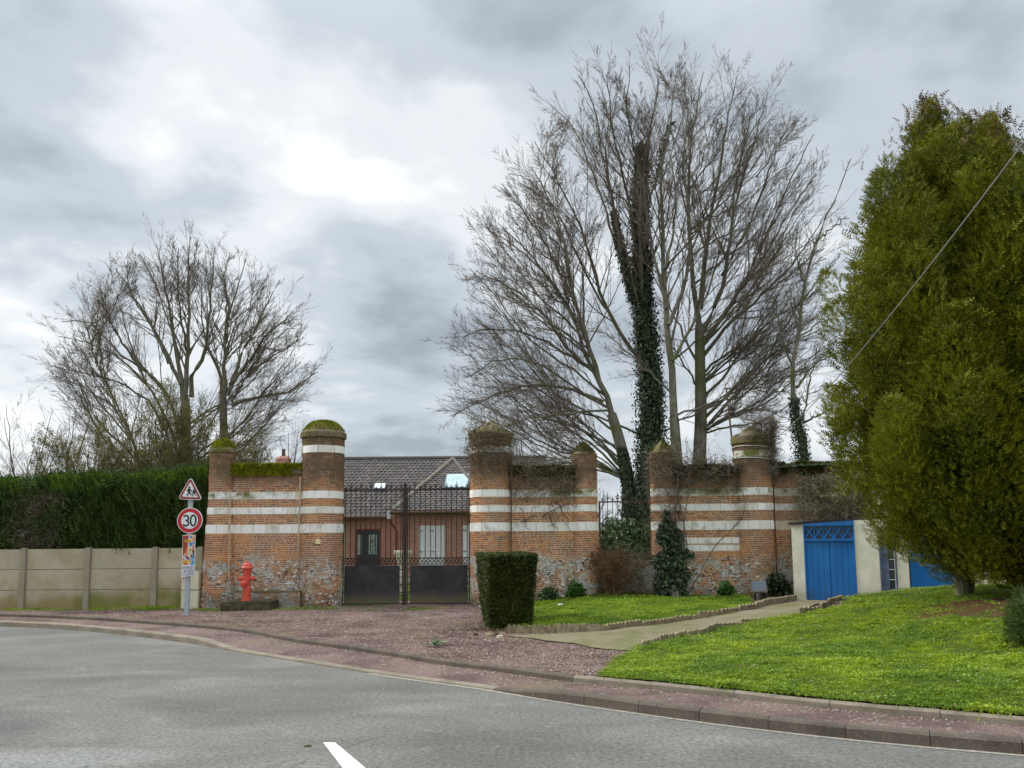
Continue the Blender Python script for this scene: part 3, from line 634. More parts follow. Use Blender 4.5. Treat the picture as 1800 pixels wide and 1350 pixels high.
TUFTS = [tuft(13, 1), tuft(13, 2), tuft(16, 3, .045)]
CLOVER = scatter(LEAF, np.column_stack([rng.normal(size=(14, 2))*.03, rng.uniform(.01, .03, 14)]), np.column_stack([rng.normal(size=(14, 2)), np.full(14, .25)]), np.tile([0, 0, 1.], (14, 1)), rng.uniform(.012, .024, 14))
def grass_gn(name, poly, n, dens, lo, hi, off=.028):
    Q = sample(poly, n, dens); z = H(Q[:, 0], Q[:, 1])+off; nz = patchy(Q, 2.3)+.5*patchy(Q, 7.)
    s = rng.uniform(lo, hi, n)*(1+1.0*np.clip(nz, -.6, 1)); return gn_scatter(name, TUFTS+[CLOVER], np.column_stack([Q, z]), np.column_stack([rng.normal(size=(n, 2))*.12, np.ones(n)]), rdir(n)*np.array([1, 1, .01]), s, 'grass_blade')
def grass(name, poly, n, hmin, hmax, wd, dens, off=.03):
    Q = sample(poly, n, dens); z = H(Q[:, 0], Q[:, 1])+off-.004; nz = patchy(Q, 2.3)
    A = norm(np.column_stack([rng.normal(size=(n, 2))*.75, np.ones(n)])); h = rng.uniform(hmin, hmax, n)*(1+1.1*np.clip(nz, -.6, 1))
    s = np.column_stack([rng.uniform(.6, 1.3, n)*wd, h*.3, h]); V, Fa = scatter(BLADE, np.column_stack([Q, z]), A, rdir(n), s)
    o = obj_np(name, V, Fa, 'grass_blade'); o['kind'] = 'stuff'; return o
o = grass_gn('bank_grass', lawnB, 46000, lambda Q: np.clip((9.5/np.maximum(Q[:, 1], 6))**2.0, .15, 1)*(1-.93*soil(Q))*(Q[:, 0] < 10.5), .6, 1.25)
tag(o, 'short bright green grass with daisies covering the bank beside the kerb', 'grass')
o = grass_gn('lawn_grass', lawnA, 13000, None, .7, 1.4); tag(o, 'short green grass on the flat lawn before the brick wall', 'grass')
o = grass('forecourt_weeds', [(-14, 20.2), (-14, 20.75), (-5.2, 20.75), (-5.2, 20.0), (-1.2, 20.2), (-1.2, 20.0), (-4.2, 19.4), (-8, 19.9)], 9000, .02, .07, .012, lambda Q: np.clip(patchy(Q, 1.2)*2+.35, .05, 1), -.004)
tag(o, 'thin green weeds along the foot of the panel fence', 'weeds')
# clover / daisies
Q = sample(lawnB, 2600, lambda Q: (1-soil(Q))*(Q[:, 0] < 10.5)); z = H(Q[:, 0], Q[:, 1])+.062
V, Fa = scatter(OCT, np.column_stack([Q, z]), rdir(len(Q))*.2+np.array([0, 0, 1.]), rdir(len(Q)), np.column_stack([np.full(len(Q), .006)]*2+[np.full(len(Q), .003)]))
o = obj_np('daisies', V, Fa, 'sign_white'); tag(o, 'tiny white daisies dotted over the grass bank', 'daisies', kind='stuff')
# pebbles on the gravel
fp = [p for p in off if -12 < p[0] < 4.] + [np.array((2.5, 11.5)), np.array((.6, 14.5)), np.array((-1.2, 20.3)), np.array((-12., 20.5))]
Q = sample(fp, 15000, lambda Q: np.clip(.25+.5*patchy(Q, 1.3)+.6*sst(Q[:, 0], -2.5, 1.5)+.25*sst(12-Q[:, 1], -1, 2), .05, 1)); z = H(Q[:, 0], Q[:, 1])+.002
sz = rng.uniform(.005, .012, len(Q)); V, Fa = scatter(OCT, np.column_stack([Q, z]), rdir(len(Q))*.4+np.array([0, 0, 1.]), rdir(len(Q)), np.column_stack([sz*1.3, sz, sz*.5]))
o = obj_np('gravel', V, Fa, 'pebble'); tag(o, 'pale chips and pebbles scattered over the red forecourt', 'gravel', kind='stuff')
# pebbles and dead leaves along kerbs
Pk = polyres(B_line, .05); idx = rng.integers(5, len(Pk)-5, 3600); TT, NN = frames(Pk)
pp = Pk[idx]-NN[idx]*np.abs(rng.normal(size=(len(idx), 1)))*.06 - NN[idx]*.012; sz = rng.uniform(.004, .011, len(idx))
V, Fa = scatter(OCT, np.column_stack([pp, np.full(len(idx), .116)]), rdir(len(idx))*.4+np.array([0, 0, 1.]), rdir(len(idx)), np.column_stack([sz*1.3, sz, sz*.5]))
o = obj_np('kerb_grit', V, Fa, 'pebble'); tag(o, 'loose grit gathered along the foot of the inner kerb', 'grit', kind='stuff')

# ================================================================ BRICKWORK
BV = []
for i in range(8):
    rr = random.Random(50+i); c = [(-.5, -.5, -.5), (.5, -.5, -.5), (.5, .5, -.5), (-.5, .5, -.5), (-.5, -.5, .5), (.5, -.5, .5), (.5, .5, .5), (-.5, .5, .5)]
    v = [(x*(1-rr.uniform(0, .05)), y*(1-rr.uniform(0, .10)), z*(1-rr.uniform(0, .14))) for x, y, z in c]
    me = bpy.data.meshes.new('brick'); me.from_pydata(v, [], [(0, 3, 2, 1), (4, 5, 6, 7), (0, 1, 5, 4), (1, 2, 6, 5), (2, 3, 7, 6), (3, 0, 4, 7)]); me.materials.append(MT['brick']); BV.append((me, np.array(v), np.array([(0, 3, 2, 1), (4, 5, 6, 7), (0, 1, 5, 4), (1, 2, 6, 5), (2, 3, 7, 6), (3, 0, 4, 7)])))
def brickwork(root, S, u0, u1, z0, z1, bands, ch=.0535, depth=.06, rag=0.02, seed=0, nmax=300, curved=False, drop=None):
    rr = random.Random(seed); rec = []; O = parent_origin(root); k = 0; z = z0
    edges = sorted(bands); solid = []; zc = z0
    for a, b in edges: solid.append((zc, a)); zc = b
    solid.append((zc, z1))
    for (a, b) in solid:
        n = max(1, round((b-a)/ch)); c = (b-a)/n
        for i in range(n):
            zz = a+(i+.5)*c; u = u0 - rr.uniform(0, .2) if not curved else u0-rr.uniform(0, .1); alt = (k % 2); k += 1
            while u < u1-.03:
                ln = (.105 if ((k % 2 == 0 and rr.random() < .75) or rr.random() < .2) else .215)*rr.uniform(.93, 1.06)
                if curved: ln = min(ln, .16)
                ua, ub = max(u, u0), min(u+ln, u1)
                if ub-ua > .035:
                    um = (ua+ub)/2; x, y, an = S(um, zz); pr = rr.uniform(-.004, .005); sk = getattr(S, 'scale', lambda z: 1.)(zz)
                    if drop is None or not drop(um, zz, rr): rec.append((x-math.sin(an)*(depth/2-.004-pr), y+math.cos(an)*(depth/2-.004-pr), zz, an+rr.uniform(-.012, .012), (ub-ua)*sk-.016, depth, c-.017, rr.randrange(8)))
                u += ln
    w8 = sorted(range(len(rec)), key=lambda i: -(rec[i][4]*max(0, math.cos(rec[i][3]))*(1 if rec[i][2] > .3 else .5)))
    top = set(w8[:nmax]); restV = []; 
    for i, (x, y, zz, an, ln, dp, hh, vi) in enumerate(rec):
        me, bv, bf = BV[vi]
        if i in top:
            o = bpy.data.objects.new('brick', me); COL.objects.link(o); o.parent = root
            o.location = (x-O[0], y-O[1], zz-O[2]); o.rotation_euler = (0, 0, an); o.scale = (ln, dp, hh)
        else:
            v = bv*np.array([ln, dp, hh]); c, s = math.cos(an), math.sin(an)
            restV.append((np.column_stack([v[:, 0]*c-v[:, 1]*s+x, v[:, 0]*s+v[:, 1]*c+y, v[:, 2]+zz]), bf))
    if restV:
        V, Fs = merge(restV); obj_np('brick_courses', V, Fs, 'brick', root, kind='stuff')
    return rec
def stones(root, S, u0, u1, bands, lens=(.19, .38), depth=.07, curved=False, seed=0, miss=0., proud=.004):
    rr = random.Random(seed)
    for (a, b) in bands:
        u = u0
        while u < u1-.02:
            ln = rr.uniform(*lens); ub = min(u+ln, u1); ub = u1 if u1-ub < .12 else ub
            if rr.random() >= miss:
                n = 4 if curved else 1; mb = MB(); pr = proud+rr.uniform(-.004, .008); g = .0075; ring = []; za, zb = a+g+rr.uniform(0, .006), b-g-rr.uniform(0, .006)
                for i in range(n+1):
                    t = (u+g)+(ub-u-2*g)*i/n; x, y, an = S(t, (a+b)/2); nx, ny = math.sin(an), -math.cos(an)
                    ring += [(x+nx*pr, y+ny*pr, za), (x+nx*pr, y+ny*pr, zb), (x-nx*depth, y-ny*depth, zb), (x-nx*depth, y-ny*depth, za)]
                fs = []
                for i in range(n):
                    for c in range(4): fs.append((i*4+c, (i+1)*4+c, (i+1)*4+(c+1) % 4, i*4+(c+1) % 4))
                fs += [(0, 1, 2, 3), (n*4+3, n*4+2, n*4+1, n*4)]
                mb.add(ring, fs).build('limestone_block', 'white_stone', root)
            u = ub
def flints(root, S, u0, u1, z0, z1, n, seed):
    g = np.random.default_rng(seed); u = g.uniform(u0, u1, n); z = g.uniform(z0, z1, n)
    keep = np.array([mnoise.noise((a*3.1+seed, 0, b*4.)) > -.06 for a, b in zip(u, z)]); u, z = u[keep], z[keep]
    P = np.array([(*S(a, b)[:2], b) for a, b in zip(u, z)]); An = np.array([S(a, b)[2] for a, b in zip(u, z)]); Nn = np.column_stack([np.sin(An), -np.cos(An), 0*An])
    s = g.uniform(.014, .042, len(u)); V, Fa = scatter(ICO, P-Nn*.004, rdir(len(u))*.4+np.array([0, 0, 1.]), Nn, np.column_stack([s*1.35, np.minimum(s*.5, .014), s*.8]))
    obj_np('flint_rubble', V, Fa, 'flint', root, kind='stuff')
def tufts(name, root, P, Nn, n_mat, s0, s1, tmpl=BLADE, wf=.5, lab=None):
    n = len(P); A = norm(Nn+rng.normal(size=(n, 3))*.6); s = rng.uniform(s0, s1, n)
    V, Fa = scatter(tmpl, P, A, rdir(n), np.column_stack([s*wf, s*.4, s])); return obj_np(name, V, Fa, n_mat, root, kind='stuff')

YW = 20.7
zb = lambda py: float(D(560, py, 20.45)[2])
BANDS = [(zb(937), zb(920.5)), (zb(903), zb(890)), (zb(876.5), zb(862.5))]
def pillar(px, py, Yc, r, ztop, capz, capr, label, z0, cap_mat, batter=0., ring=None, seed=0, capk=28, low_flint=True, extra=None, dome=.5):
    c = D(px, py, Yc); cx, cy = float(c[0]), float(c[1])
    root = empty('brick_pillar', (cx, cy, z0), label, 'pillar', 'pillars of the brick gateway', 'thing')
    rad = lambda z: r + batter*max(0., (2.9-z))/2.8
    def S(u, z):
        a = u/r; q = rad(z); return cx+q*math.sin(a), cy-q*math.cos(a), a
    S.scale = lambda z: rad(z)/r
    mb = MB(); mb.lathe([(rad(z)-.012, z) for z in np.linspace(z0-.25, ztop, 12)], (cx, cy), 40); mb.build('mortar_core', 'mortar', root, smooth=True)
    half = r*math.pi*.66
    bands = list(BANDS)+([ring] if ring else [])
    brickwork(root, S, -half, half, z0-.05, ztop, bands, curved=True, seed=seed)
    stones(root, S, -half, half, bands, (.24, .42), curved=True, seed=seed+1, proud=.006)
    if low_flint: flints(root, S, -half*.8, half*.8, z0, 1.3, 420, seed+2)
    # cap: overhanging drum and dome
    zc0, zr, zp = capz; prof = [(rad(ztop)-.03, ztop-.01), (capr-.03, zc0), (capr, zc0+.03), (capr, zr-.02), (capr-.03, zr)]
    for i in range(1, 8):
        t = i/7; prof.append(((capr-.03)*(1-t)**dome if dome != 1 else (capr-.03)*(1-t)+.02*t, zr+(zp-zr)*(t if dome == 1 else math.sin(t*math.pi/2)**1.1)))
    prof[-1] = (.02, zp)
    o = MB().lathe(prof, (cx, cy), capk, .008, seed).build('cap', 'mortar' if cap_mat == 'none' else 'cap_stone', root, smooth=False)
    if cap_mat != 'none':
        n = 5200 if cap_mat == 'moss' else 2600; t = rng.uniform(0, 1, n)**.6; a = rng.uniform(0, 2*math.pi, n); rr_ = (capr-.02)*t; zz = np.interp(rr_, [p[0] for p in prof[::-1][:8]], [p[1] for p in prof[::-1][:8]])
        P = np.column_stack([cx+rr_*np.cos(a), cy+rr_*np.sin(a), zz]); keep = np.array([mnoise.noise((p[0]*3.5, p[1]*3.5, seed)) > (-.6 if cap_mat == 'moss' else .05) for p in P]) & ((rr_ < capr*.90) | (cap_mat != 'moss'))
        P = P[keep]; Nn = np.column_stack([np.cos(a)*.5, np.sin(a)*.5, np.ones(n)])[keep]
        if cap_mat == 'moss': P[:, 2] += .035*np.clip(1-rr_[keep]/capr*1.1, 0, 1)
        tufts('moss', root, P, Nn, 'moss' if cap_mat == 'moss' else 'dull_moss', .025, .05)
    return root, S, (cx, cy)
m = Mat('cap_stone', .95, .1); n_ = m.noise(5, 6, .7, .3); g_ = m.noise(2.4, 4, .6); c_ = m.mix(m.step(n_, .3, .7), (.10, .08, .055), (.24, .19, .13)); c_ = m.mix(m.step(g_, .42, .6, 0, .8), c_, (.13, .125, .03)); m.color(c_).bump(n_, .8, .02); MT['cap_stone'] = m.m
zat = lambda px, py, Y: float(D(px, py, Y)[2])
G0 = .17
p1 = pillar(391, 838, 20.78, .315, zat(393, 797, 20.6), (zat(393, 797, 20.6), zat(393, 788, 20.6), zat(393, 774, 20.6)), .34, 'small brick pillar with bright mossy cap beside the tall green hedge', G0, 'moss', batter=.13, seed=10, capk=14)
RING = (zat(569, 795, 20.3), zat(569, 781, 20.3))
p2 = pillar(567, 880, 20.85, .525, zat(569, 766, 20.3), (zat(569, 768, 20.3), zat(569, 756, 20.3), zat(569, 739, 20.5)), .575, 'tall round brick pillar with green moss dome left of the iron gate', G0, 'moss', ring=RING, seed=20)
p3 = pillar(863, 880, 20.85, .525, zat(863, 766, 20.3), (zat(863, 768, 20.3), zat(863, 757, 20.3), zat(863, 736, 20.5)), .565, 'tall round brick pillar right of the iron gate wrapped in dry creeper', G0, 'dull', ring=(zat(863, 795, 20.3), zat(863, 783, 20.3)), seed=30, dome=1)
p4 = pillar(1027, 860, 20.85, .325, zat(1026, 797, 20.5), (zat(1026, 799, 20.5), zat(1026, 795, 20.5), zat(1026, 772, 20.5)), .345, 'small brick pillar with pointed cap left of the narrow iron gate', .3, 'dull', batter=.05, seed=40, capk=10, dome=1)
p5 = pillar(1166, 860, 20.85, .325, zat(1162, 797, 20.5), (zat(1162, 799, 20.5), zat(1162, 792, 20.5), zat(1162, 771, 20.5)), .345, 'small brick pillar with pointed cap overgrown by ivy at its foot', .32, 'dull', batter=.02, seed=50, capk=12, dome=1)
p6 = pillar(1325, 870, 20.85, .475, zat(1322, 779, 20.4), (zat(1322, 779, 20.4), zat(1322, 764, 20.4), zat(1322, 747, 20.6)), .52, 'round brick pillar with twiggy nest like growth on its cap', .3, 'dull', ring=(zat(1322, 803, 20.4), zat(1322, 790, 20.4)), seed=60, dome=1)
def wall(pxa, pxb, ptop, pcap, label, z0, seed, mossy, Y=YW, bands=BANDS, extra=(), batter=0.05, miss=0., nflint=620):
    xa = float(D(pxa, 900, Y)[0]); xb = float(D(pxb, 900, Y)[0]); zt = zat((pxa+pxb)/2, pcap, Y); zc = zat((pxa+pxb)/2, ptop, Y)
    root = empty('brick_wall', ((xa+xb)/2, Y, z0), label, 'wall', 'walls of the brick gateway', 'thing')
    def S(u, z): return u, Y-batter*max(0., 1.4-z)/1.4, 0.
    mb = MB(); mb.hexa([(xa, Y+.012-batter, z0-.25), (xb, Y+.012-batter, z0-.25), (xb, Y+.42, z0-.25), (xa, Y+.42, z0-.25), (xa, Y+.012, 1.4), (xb, Y+.012, 1.4), (xb, Y+.42, 1.4), (xa, Y+.42, 1.4)])
    mb.box(xa, xb, Y+.012, Y+.42, 1.4, zt); mb.build('mortar_core', 'mortar', root)
    bs = sorted(list(bands)+list(extra)); brickwork(root, S, xa, xb, z0-.05, zt, bs, seed=seed)
    stones(root, S, xa, xb, bands, seed=seed+1, miss=miss); 
    if extra: stones(root, S, xa, xb, extra, (.15, .24), seed=seed+3)
    flints(root, S, xa, xb, z0, 1.28, nflint, seed+2)
    o = MB().box(xa, xb, Y-.05, Y+.47, zt+.003, zc-.03).build('coping', 'cap_stone', root); roughen(o, .025, 3., 5)
    n = 9000; P = np.column_stack([rng.uniform(xa, xb, n), rng.uniform(Y-.08, Y+.45, n), np.full(n, zc-.02)]); fr = rng.uniform(size=n) < .5
    P[fr, 1] = Y-.05-rng.uniform(0, .03, fr.sum()); P[fr, 2] = zc-.02-rng.uniform(0, 1, fr.sum())**1.3*(zc-zt)*1.1
    P[:, 2] += np.array([.035*mnoise.noise((p[0]*4, p[1]*4, 1)) for p in P]); keep = np.array([mnoise.noise((p[0]*2.2+seed, 1, p[2]*3)) > (-.5 if mossy == 'moss' else -.2) for p in P]); P = P[keep]
    tufts('moss', root, P, np.tile([0, -.5, .8], (len(P), 1)), mossy, .03, .08)
    return root, S, (xa, xb, zt, zc, Y)
w1 = wall(400, 545, 816, 834, 'brick wall with white stone bands and moss behind the red hydrant', G0, 110, 'moss', miss=.06)
w2 = wall(885, 1020, 820, 834, 'brick wall with creeper on its top behind the clipped box hedge', .25, 120, 'dull_moss')
EX = [(zat(1250, 969, YW), zat(1250, 957.5, YW)), (zat(1250, 956, YW), zat(1250, 944.5, YW))]
w3 = wall(1172, 1312, 818, 833, 'brick wall with five white stone rows between ivy and round pillar', .3, 130, 'dull_moss', extra=EX)
w4 = wall(1350, 1520, 812, 832, 'brick wall end behind the blue door shed under dry shrub', .3, 140, 'dull_moss', Y=20.95, miss=.25)
# low ledge of bricks at foot of wall behind hydrant
# seams (cement strips / pipes)
def strip(px0, py0, px1, py1, Y, wd, mat, name, label):
    a, b = D(px0, py0, Y), D(px1, py1, Y); o = MB().tube([a, a*.5+b*.5+np.array([.004, -.006, 0]), b], wd, 6).build(name, mat); tag(o, label, 'pipe'); return o
strip(404, 862, 402, 1035, 20.36, .014, 'pipe_cream', 'wall_pipe', 'thin cream pipe down the wall beside the small mossy pillar')
strip(528, 838, 524, 972, 20.50, .018, 'pipe_cream', 'wall_pipe', 'thin cream pipe down the corner beside the tall mossy pillar')
strip(899, 800, 898, 975, 20.55, .018, 'pipe_dark', 'wall_pipe', 'dark pipe in the corner right of the creeper pillar')
strip(1357, 800, 1366, 1028, 20.60, .020, 'rust', 'drain_pipe', 'rusty pipe running down right of the nest topped pillar')
# yellow tag plate
c = D(559, 952, 20.3); tag(MB().box(c[0]-.06, c[0]+.06, c[1]-.012, c[1]+.03, c[2]-.06, c[2]+.06).build('wall_plate', 'yellow_tag', bevel=.003), 'small square yellow plate fixed on the tall mossy pillar', 'plate')

# ================================================================ GATES
def finial(mb, x, y, z, h):
    mb.tube([(x, y, z), (x, y, z+h*.55), (x, y, z+h)], [.012, .012, .003], 5)
    for s in (-1, 1):
        mb.tube([(x, y, z+h*.28), (x+s*.028, y, z+h*.34), (x+s*.036, y, z+h*.55), (x+s*.022, y, z+h*.62)], [.010, .010, .008, .004], 4)
    mb.tube([(x-.022, y, z+h*.30), (x+.022, y, z+h*.30)], .008, 5)
YG = 20.95
gz = lambda py: zat(712, py, YG)
xl, xm, xr = [float(D(px, 960, YG)[0]) for px in (600.5, 712, 828)]
zt, zb0, z1, z2 = gz(861), .175, gz(981), gz(992)
gate = empty('entrance_gate', (xm, YG, zb0), 'tall double iron gate with spear bars between the two round pillars', 'gate', kind='thing')
for side, (a, b) in enumerate(((xl+.03, xm-.045), (xm+.045, xr-.03))):
    leaf = MB()
    for z, t in ((zt, .036), (z1, .022), (z2, .02), (zb0+.03, .03)): leaf.box(a, b, YG-.012, YG+.012, z-t/2, z+t/2)
    leaf.box(a, a+.028, YG-.014, YG+.014, zb0, zt+.06); leaf.box(b-.028, b, YG-.014, YG+.014, zb0, zt+.06)
    lf = leaf.build('gate_leaf', 'iron', gate)
    n = 12; st = (b-a)/n
    for i in range(n):
        x = a+st*(i+.5); me = None
        MB().tube([(x, YG, z1), (x, YG, zt)], .0115, 6).build('bar', 'iron', lf)
        mb = MB(); finial(mb, x, YG, zt, .22 if i % 2 else .13); mb.build('spear_finial', 'iron', lf)
    n = 15; st = (b-a-.05)/n
    for i in range(n):
        x = a+.025+st*i; mb = MB(); mb.tube([(x, YG, z2), (x+st, YG, z1)], .008, 4); mb.tube([(x, YG, z1), (x+st, YG, z2)], .008, 4); mb.box(x-.004, x+.004, YG-.008, YG+.008, z2, z1)
        mb.tube([(x+st/2+st*.28*math.cos(k*math.pi/4), YG, (z1+z2)/2+st*.28*math.sin(k*math.pi/4)) for k in range(9)], .006, 4, False); mb.build('lattice_cross', 'iron', lf)
    pa, pb = (a+.05, b-.085) if side == 0 else (a+.085, b-.055)
    MB().box(pa, pb, YG-.006, YG+.006, zb0+.035, z2-.03).build('sheet_panel', 'sheet_iron', lf)
    for x in (pa, pb):
        for k in range(5):
            z = zb0+.12+k*.19; e = a if x == pa else b; MB().box(min(x, e), max(x, e), YG-.006, YG+.006, z-.012, z+.012).build('clip', 'iron', lf)
MB().box(xm-.035, xm+.035, YG-.03, YG+.03, zb0-.03, zt+.16).build('centre_post', 'iron', gate)
MB().box(xl-.02, xl+.02, YG-.03, YG+.03, zb0-.1, zt+.1).build('hinge_post', 'iron', gate); MB().box(xr-.02, xr+.02, YG-.03, YG+.03, zb0-.1, zt+.1).build('hinge_post', 'iron', gate)
# narrow gate
sa, sb = float(D(1053, 930, YG)[0]), float(D(1146, 930, YG)[0]); st_, sb_ = zat(1097, 882, YG), zat(1097, 975, YG)
g2 = empty('narrow_gate', ((sa+sb)/2, YG, .3), 'narrow iron gate with spear bars above a low overgrown wall', 'gate', kind='thing')
mb = MB(); mb.box(sa, sb, YG-.015, YG+.015, st_-.018, st_+.018); mb.box(sa, sb, YG-.012, YG+.012, sb_-.012, sb_+.012); mb.box(sa, sa+.04, YG-.02, YG+.02, .3, st_+.02); mb.box(sb-.04, sb, YG-.02, YG+.02, .3, st_+.02); mb.build('gate_frame', 'rust', g2)
for i in range(10):
    x = sa+.04+(sb-sa-.08)*(i+.5)/10; MB().tube([(x, YG, sb_), (x+rng.normal()*.006, YG, (st_+sb_)/2), (x, YG, st_)], .009, 6).build('bar', 'iron', g2)
    mb = MB(); finial(mb, x, YG, st_, .26 if i % 2 else .15); mb.build('spear_finial', 'iron', g2)
root = empty('low_wall', ((sa+sb)/2, YG, .3), 'low dark brick wall beneath the narrow iron gate', 'wall', kind='thing')
def S(u, z): return u, YG-.1, 0.
MB().box(sa-.1, sb+.1, YG-.088, YG+.15, .05, sb_-.1).build('mortar_core', 'mortar', root); brickwork(root, S, sa, sb, .28, sb_-.1, [], seed=77, nmax=120)
o = MB().box(sa-.05, sb+.05, YG-.14, YG+.18, sb_-.097, sb_-.03).build('coping', 'cap_stone', root); roughen(o, .02, 4, 4)
# ================================================================ HOUSE
def hX(px, Y, py=930): return float(D(px, py, Y)[0])
def hZ(py, Y, px=740): return float(D(px, py, Y)[2])
YR, YL = 33.0, 35.5
house = empty('brick_house', (hX(740, 34), YR, .2), 'red brick house with dark tiled roof seen behind the iron gate', 'house')
xA, xB = hX(560, YL), hX(690, YL); xC, xD = hX(690, YR), hX(905, YR); zeL, zeR = hZ(907, YL), hZ(899, YR)
MB().box(xA, xB+1, YL+.01, YL+6, 0, zeL).build('wall', 'house_mortar', house); MB().box(xC, xD, YR+.01, YR+6, 0, zeR).build('wall', 'house_mortar', house)
# openings
dX0, dX1 = hX(628, YL), hX(667.5, YL); dZ1 = hZ(931, YL); wX0, wX1 = hX(737, YR), hX(781.5, YR); wZ1, wZ0 = hZ(924, YR), hZ(993, YR); vX0 = hX(813.5, YR)
def joined_bricks(root, x0, x1, y, z0, z1, holes, seed, ch=.075, ln=.22):
    rr = random.Random(seed); parts = []; z = z0; k = 0
    while z < z1-.02:
        h = min(ch, z1-z); u = x0 - (ln/2 if k % 2 else 0)
        while u < x1:
            a, b = max(u, x0), min(u+ln, x1); mid = (a+b)/2
            if b-a > .03 and not any(hx0-.02 < mid < hx1+.02 and hz0 < z+h/2 < hz1 for hx0, hx1, hz0, hz1 in holes):
                _, bv, bf = BV[rr.randrange(8)]; parts.append((bv*np.array([b-a-.012, .03, h-.012])+np.array([mid, y+.003+rr.uniform(-.002, .002), z+h/2]), bf))
            u += ln
        z += ch; k += 1
    V, Fs = merge(parts); return obj_np('brick_courses', V, Fs, 'house_brick', root, kind='stuff')
joined_bricks(house, xA+1.2, xB, YL, .4, zeL-.05, [(dX0, dX1, 0, dZ1)], 1); joined_bricks(house, xC, xD, YR, .4, zeR-.05, [(wX0, wX1, 0, wZ1), (vX0, vX0+1, 0, wZ1)], 2)
# door with glazing and a side light
dr = MB().box(dX0, dX1, YL-.05, YL+.02, .35, dZ1).build('door', 'door_dark', house)
MB().box(dX0-.06, dX0, YL-.06, YL+.03, .35, dZ1+.05).box(dX1, dX1+.06, YL-.06, YL+.03, .35, dZ1+.05).box(dX0, dX1, YL-.06, YL+.03, dZ1, dZ1+.05).build('frame', 'faded_red', dr)
for a, b in ((629.5, 636), (649, 663)): MB().box(hX(a, YL), hX(b, YL), YL-.065, YL-.052, hZ(974, YL), hZ(939, YL)).build('pane', 'frosted_glass', dr)
mb = MB(); xm_ = hX(656, YL)
for s in (-1, 1):
    for k in range(3): mb.tube([(xm_+s*.02, YL-.075, hZ(972-k*10, YL)), (xm_+s*.12, YL-.075, hZ(962-k*9, YL)), (xm_+s*.05, YL-.075, hZ(950-k*3, YL))], .007, 4)
mb.tube([(xm_, YL-.075, hZ(974, YL)), (xm_, YL-.075, hZ(940, YL))], .008, 4); mb.build('grille', 'iron', dr)
MB().box(hX(643, YL), hX(644.5, YL), YL-.12, YL-.05, hZ(970, YL), hZ(965, YL)).build('handle', 'galvanised', dr)
# louvred shutters
def shutter(x0, x1):
    s = MB(); fw_ = .05; y = YR-.06
    s.box(x0, x0+fw_, y, YR, wZ0, wZ1).box(x1-fw_, x1, y, YR, wZ0, wZ1).box(x0+fw_, x1-fw_, y, YR, wZ1-.06, wZ1).box(x0+fw_, x1-fw_, y, YR, wZ0, wZ0+.08).box(x0+fw_, x1-fw_, y, YR, (wZ0+wZ1)/2-.2, (wZ0+wZ1)/2-.13)
    o = s.build('shutter', 'shutter_white', house); z = wZ0+.09
    me = None
    while z < wZ1-.07:
        q = MB().hexa([(x0+fw_, y+.005, z), (x1-fw_, y+.005, z), (x1-fw_, y+.012, z), (x0+fw_, y+.012, z), (x0+fw_, y+.035, z+.05), (x1-fw_, y+.035, z+.05), (x1-fw_, y+.042, z+.05), (x0+fw_, y+.042, z+.05)]); q.build('slat', 'shutter_white', o); z += .055
    MB().box(x0-.03, x0+.09, y-.01, y-.002, wZ1-.22, wZ1-.19).box(x0-.03, x0+.09, y-.01, y-.002, wZ0+.5, wZ0+.53).build('hinge', 'iron', o)
xm2 = (wX0+wX1)/2; shutter(wX0+.04, xm2-.004); shutter(xm2+.004, wX1-.04); shutter(vX0+.04, vX0+.52); shutter(vX0+.53, vX0+1.0)
MB().box(wX0, wX0+.035, YR-.03, YR+.02, wZ0, wZ1).box(wX1-.035, wX1, YR-.03, YR+.02, wZ0, wZ1).box(vX0, vX0+.035, YR-.03, YR+.02, wZ0, wZ1).build('window_frame', 'white_paint', house)
MB().box(wX0-.05, wX1+.05, YR-.09, YR+.02, wZ0-.08, wZ0-.01).build('sill', 'white_paint', house)
# roofs
Yrg = 39.0; zrg = hZ(806.5, Yrg); eL = YL-.35; xw = hX(540, Yrg); xe = hX(960, Yrg)
rf = MB().add([(xw, eL, zeL-.03), (xe, eL, zeL-.03), (xe, Yrg, zrg), (xw, Yrg, zrg), (xw, 2*Yrg-eL, zeL), (xe, 2*Yrg-eL, zeL)], [(0, 1, 2, 3), (3, 2, 5, 4)]).build('roof', 'roof_base', house)
def tiles(root, P0, U, Vd, nu, nv, clip=None, wdt=.20, ov=1.0, seed=0, name='roof_tiles'):
    """rows of tiles: P0 eaves corner, U unit along eaves, Vd unit up-slope"""
    rr = random.Random(seed); U = np.array(U, float); Vd = np.array(Vd, float); Nn = np.cross(U, Vd); Nn = Nn if Nn[2] > 0 else -Nn; parts = []; hh = .24
    for j in range(nv):
        for i in range(nu):
            c = P0+U*(i*wdt+(wdt/2 if j % 2 else 0))+Vd*(j*hh)
            if clip and not clip(c+U*wdt/2+Vd*hh/2): continue
            t0, t1 = .026+rr.uniform(0, .010), .006; a = c+U*.006; b = c+U*(wdt-.006); k = .018
            vs = [a+Nn*t0, a+U*wdt*.5+Nn*(t0+k), b+Nn*t0, b+Vd*(hh+.03)+Nn*t1, a+U*wdt*.5+Vd*(hh+.03)+Nn*(t1+k), a+Vd*(hh+.03)+Nn*t1, a-Nn*.0, b-Nn*.0]
            parts.append((np.array(vs), np.array([(0, 1, 4, 5), (1, 2, 3, 4), (6, 7, 2, 0), (0, 2, 1, 1)])[:3]))
    V, Fs = merge(parts); return obj_np(name, V, Fs, 'roof_tile', root, kind='stuff')
Vd = norm(np.array([0, Yrg-eL, zrg-zeL+.03])); slope = math.hypot(Yrg-eL, zrg-zeL)
apx = hX(795, 37.0, 808); 
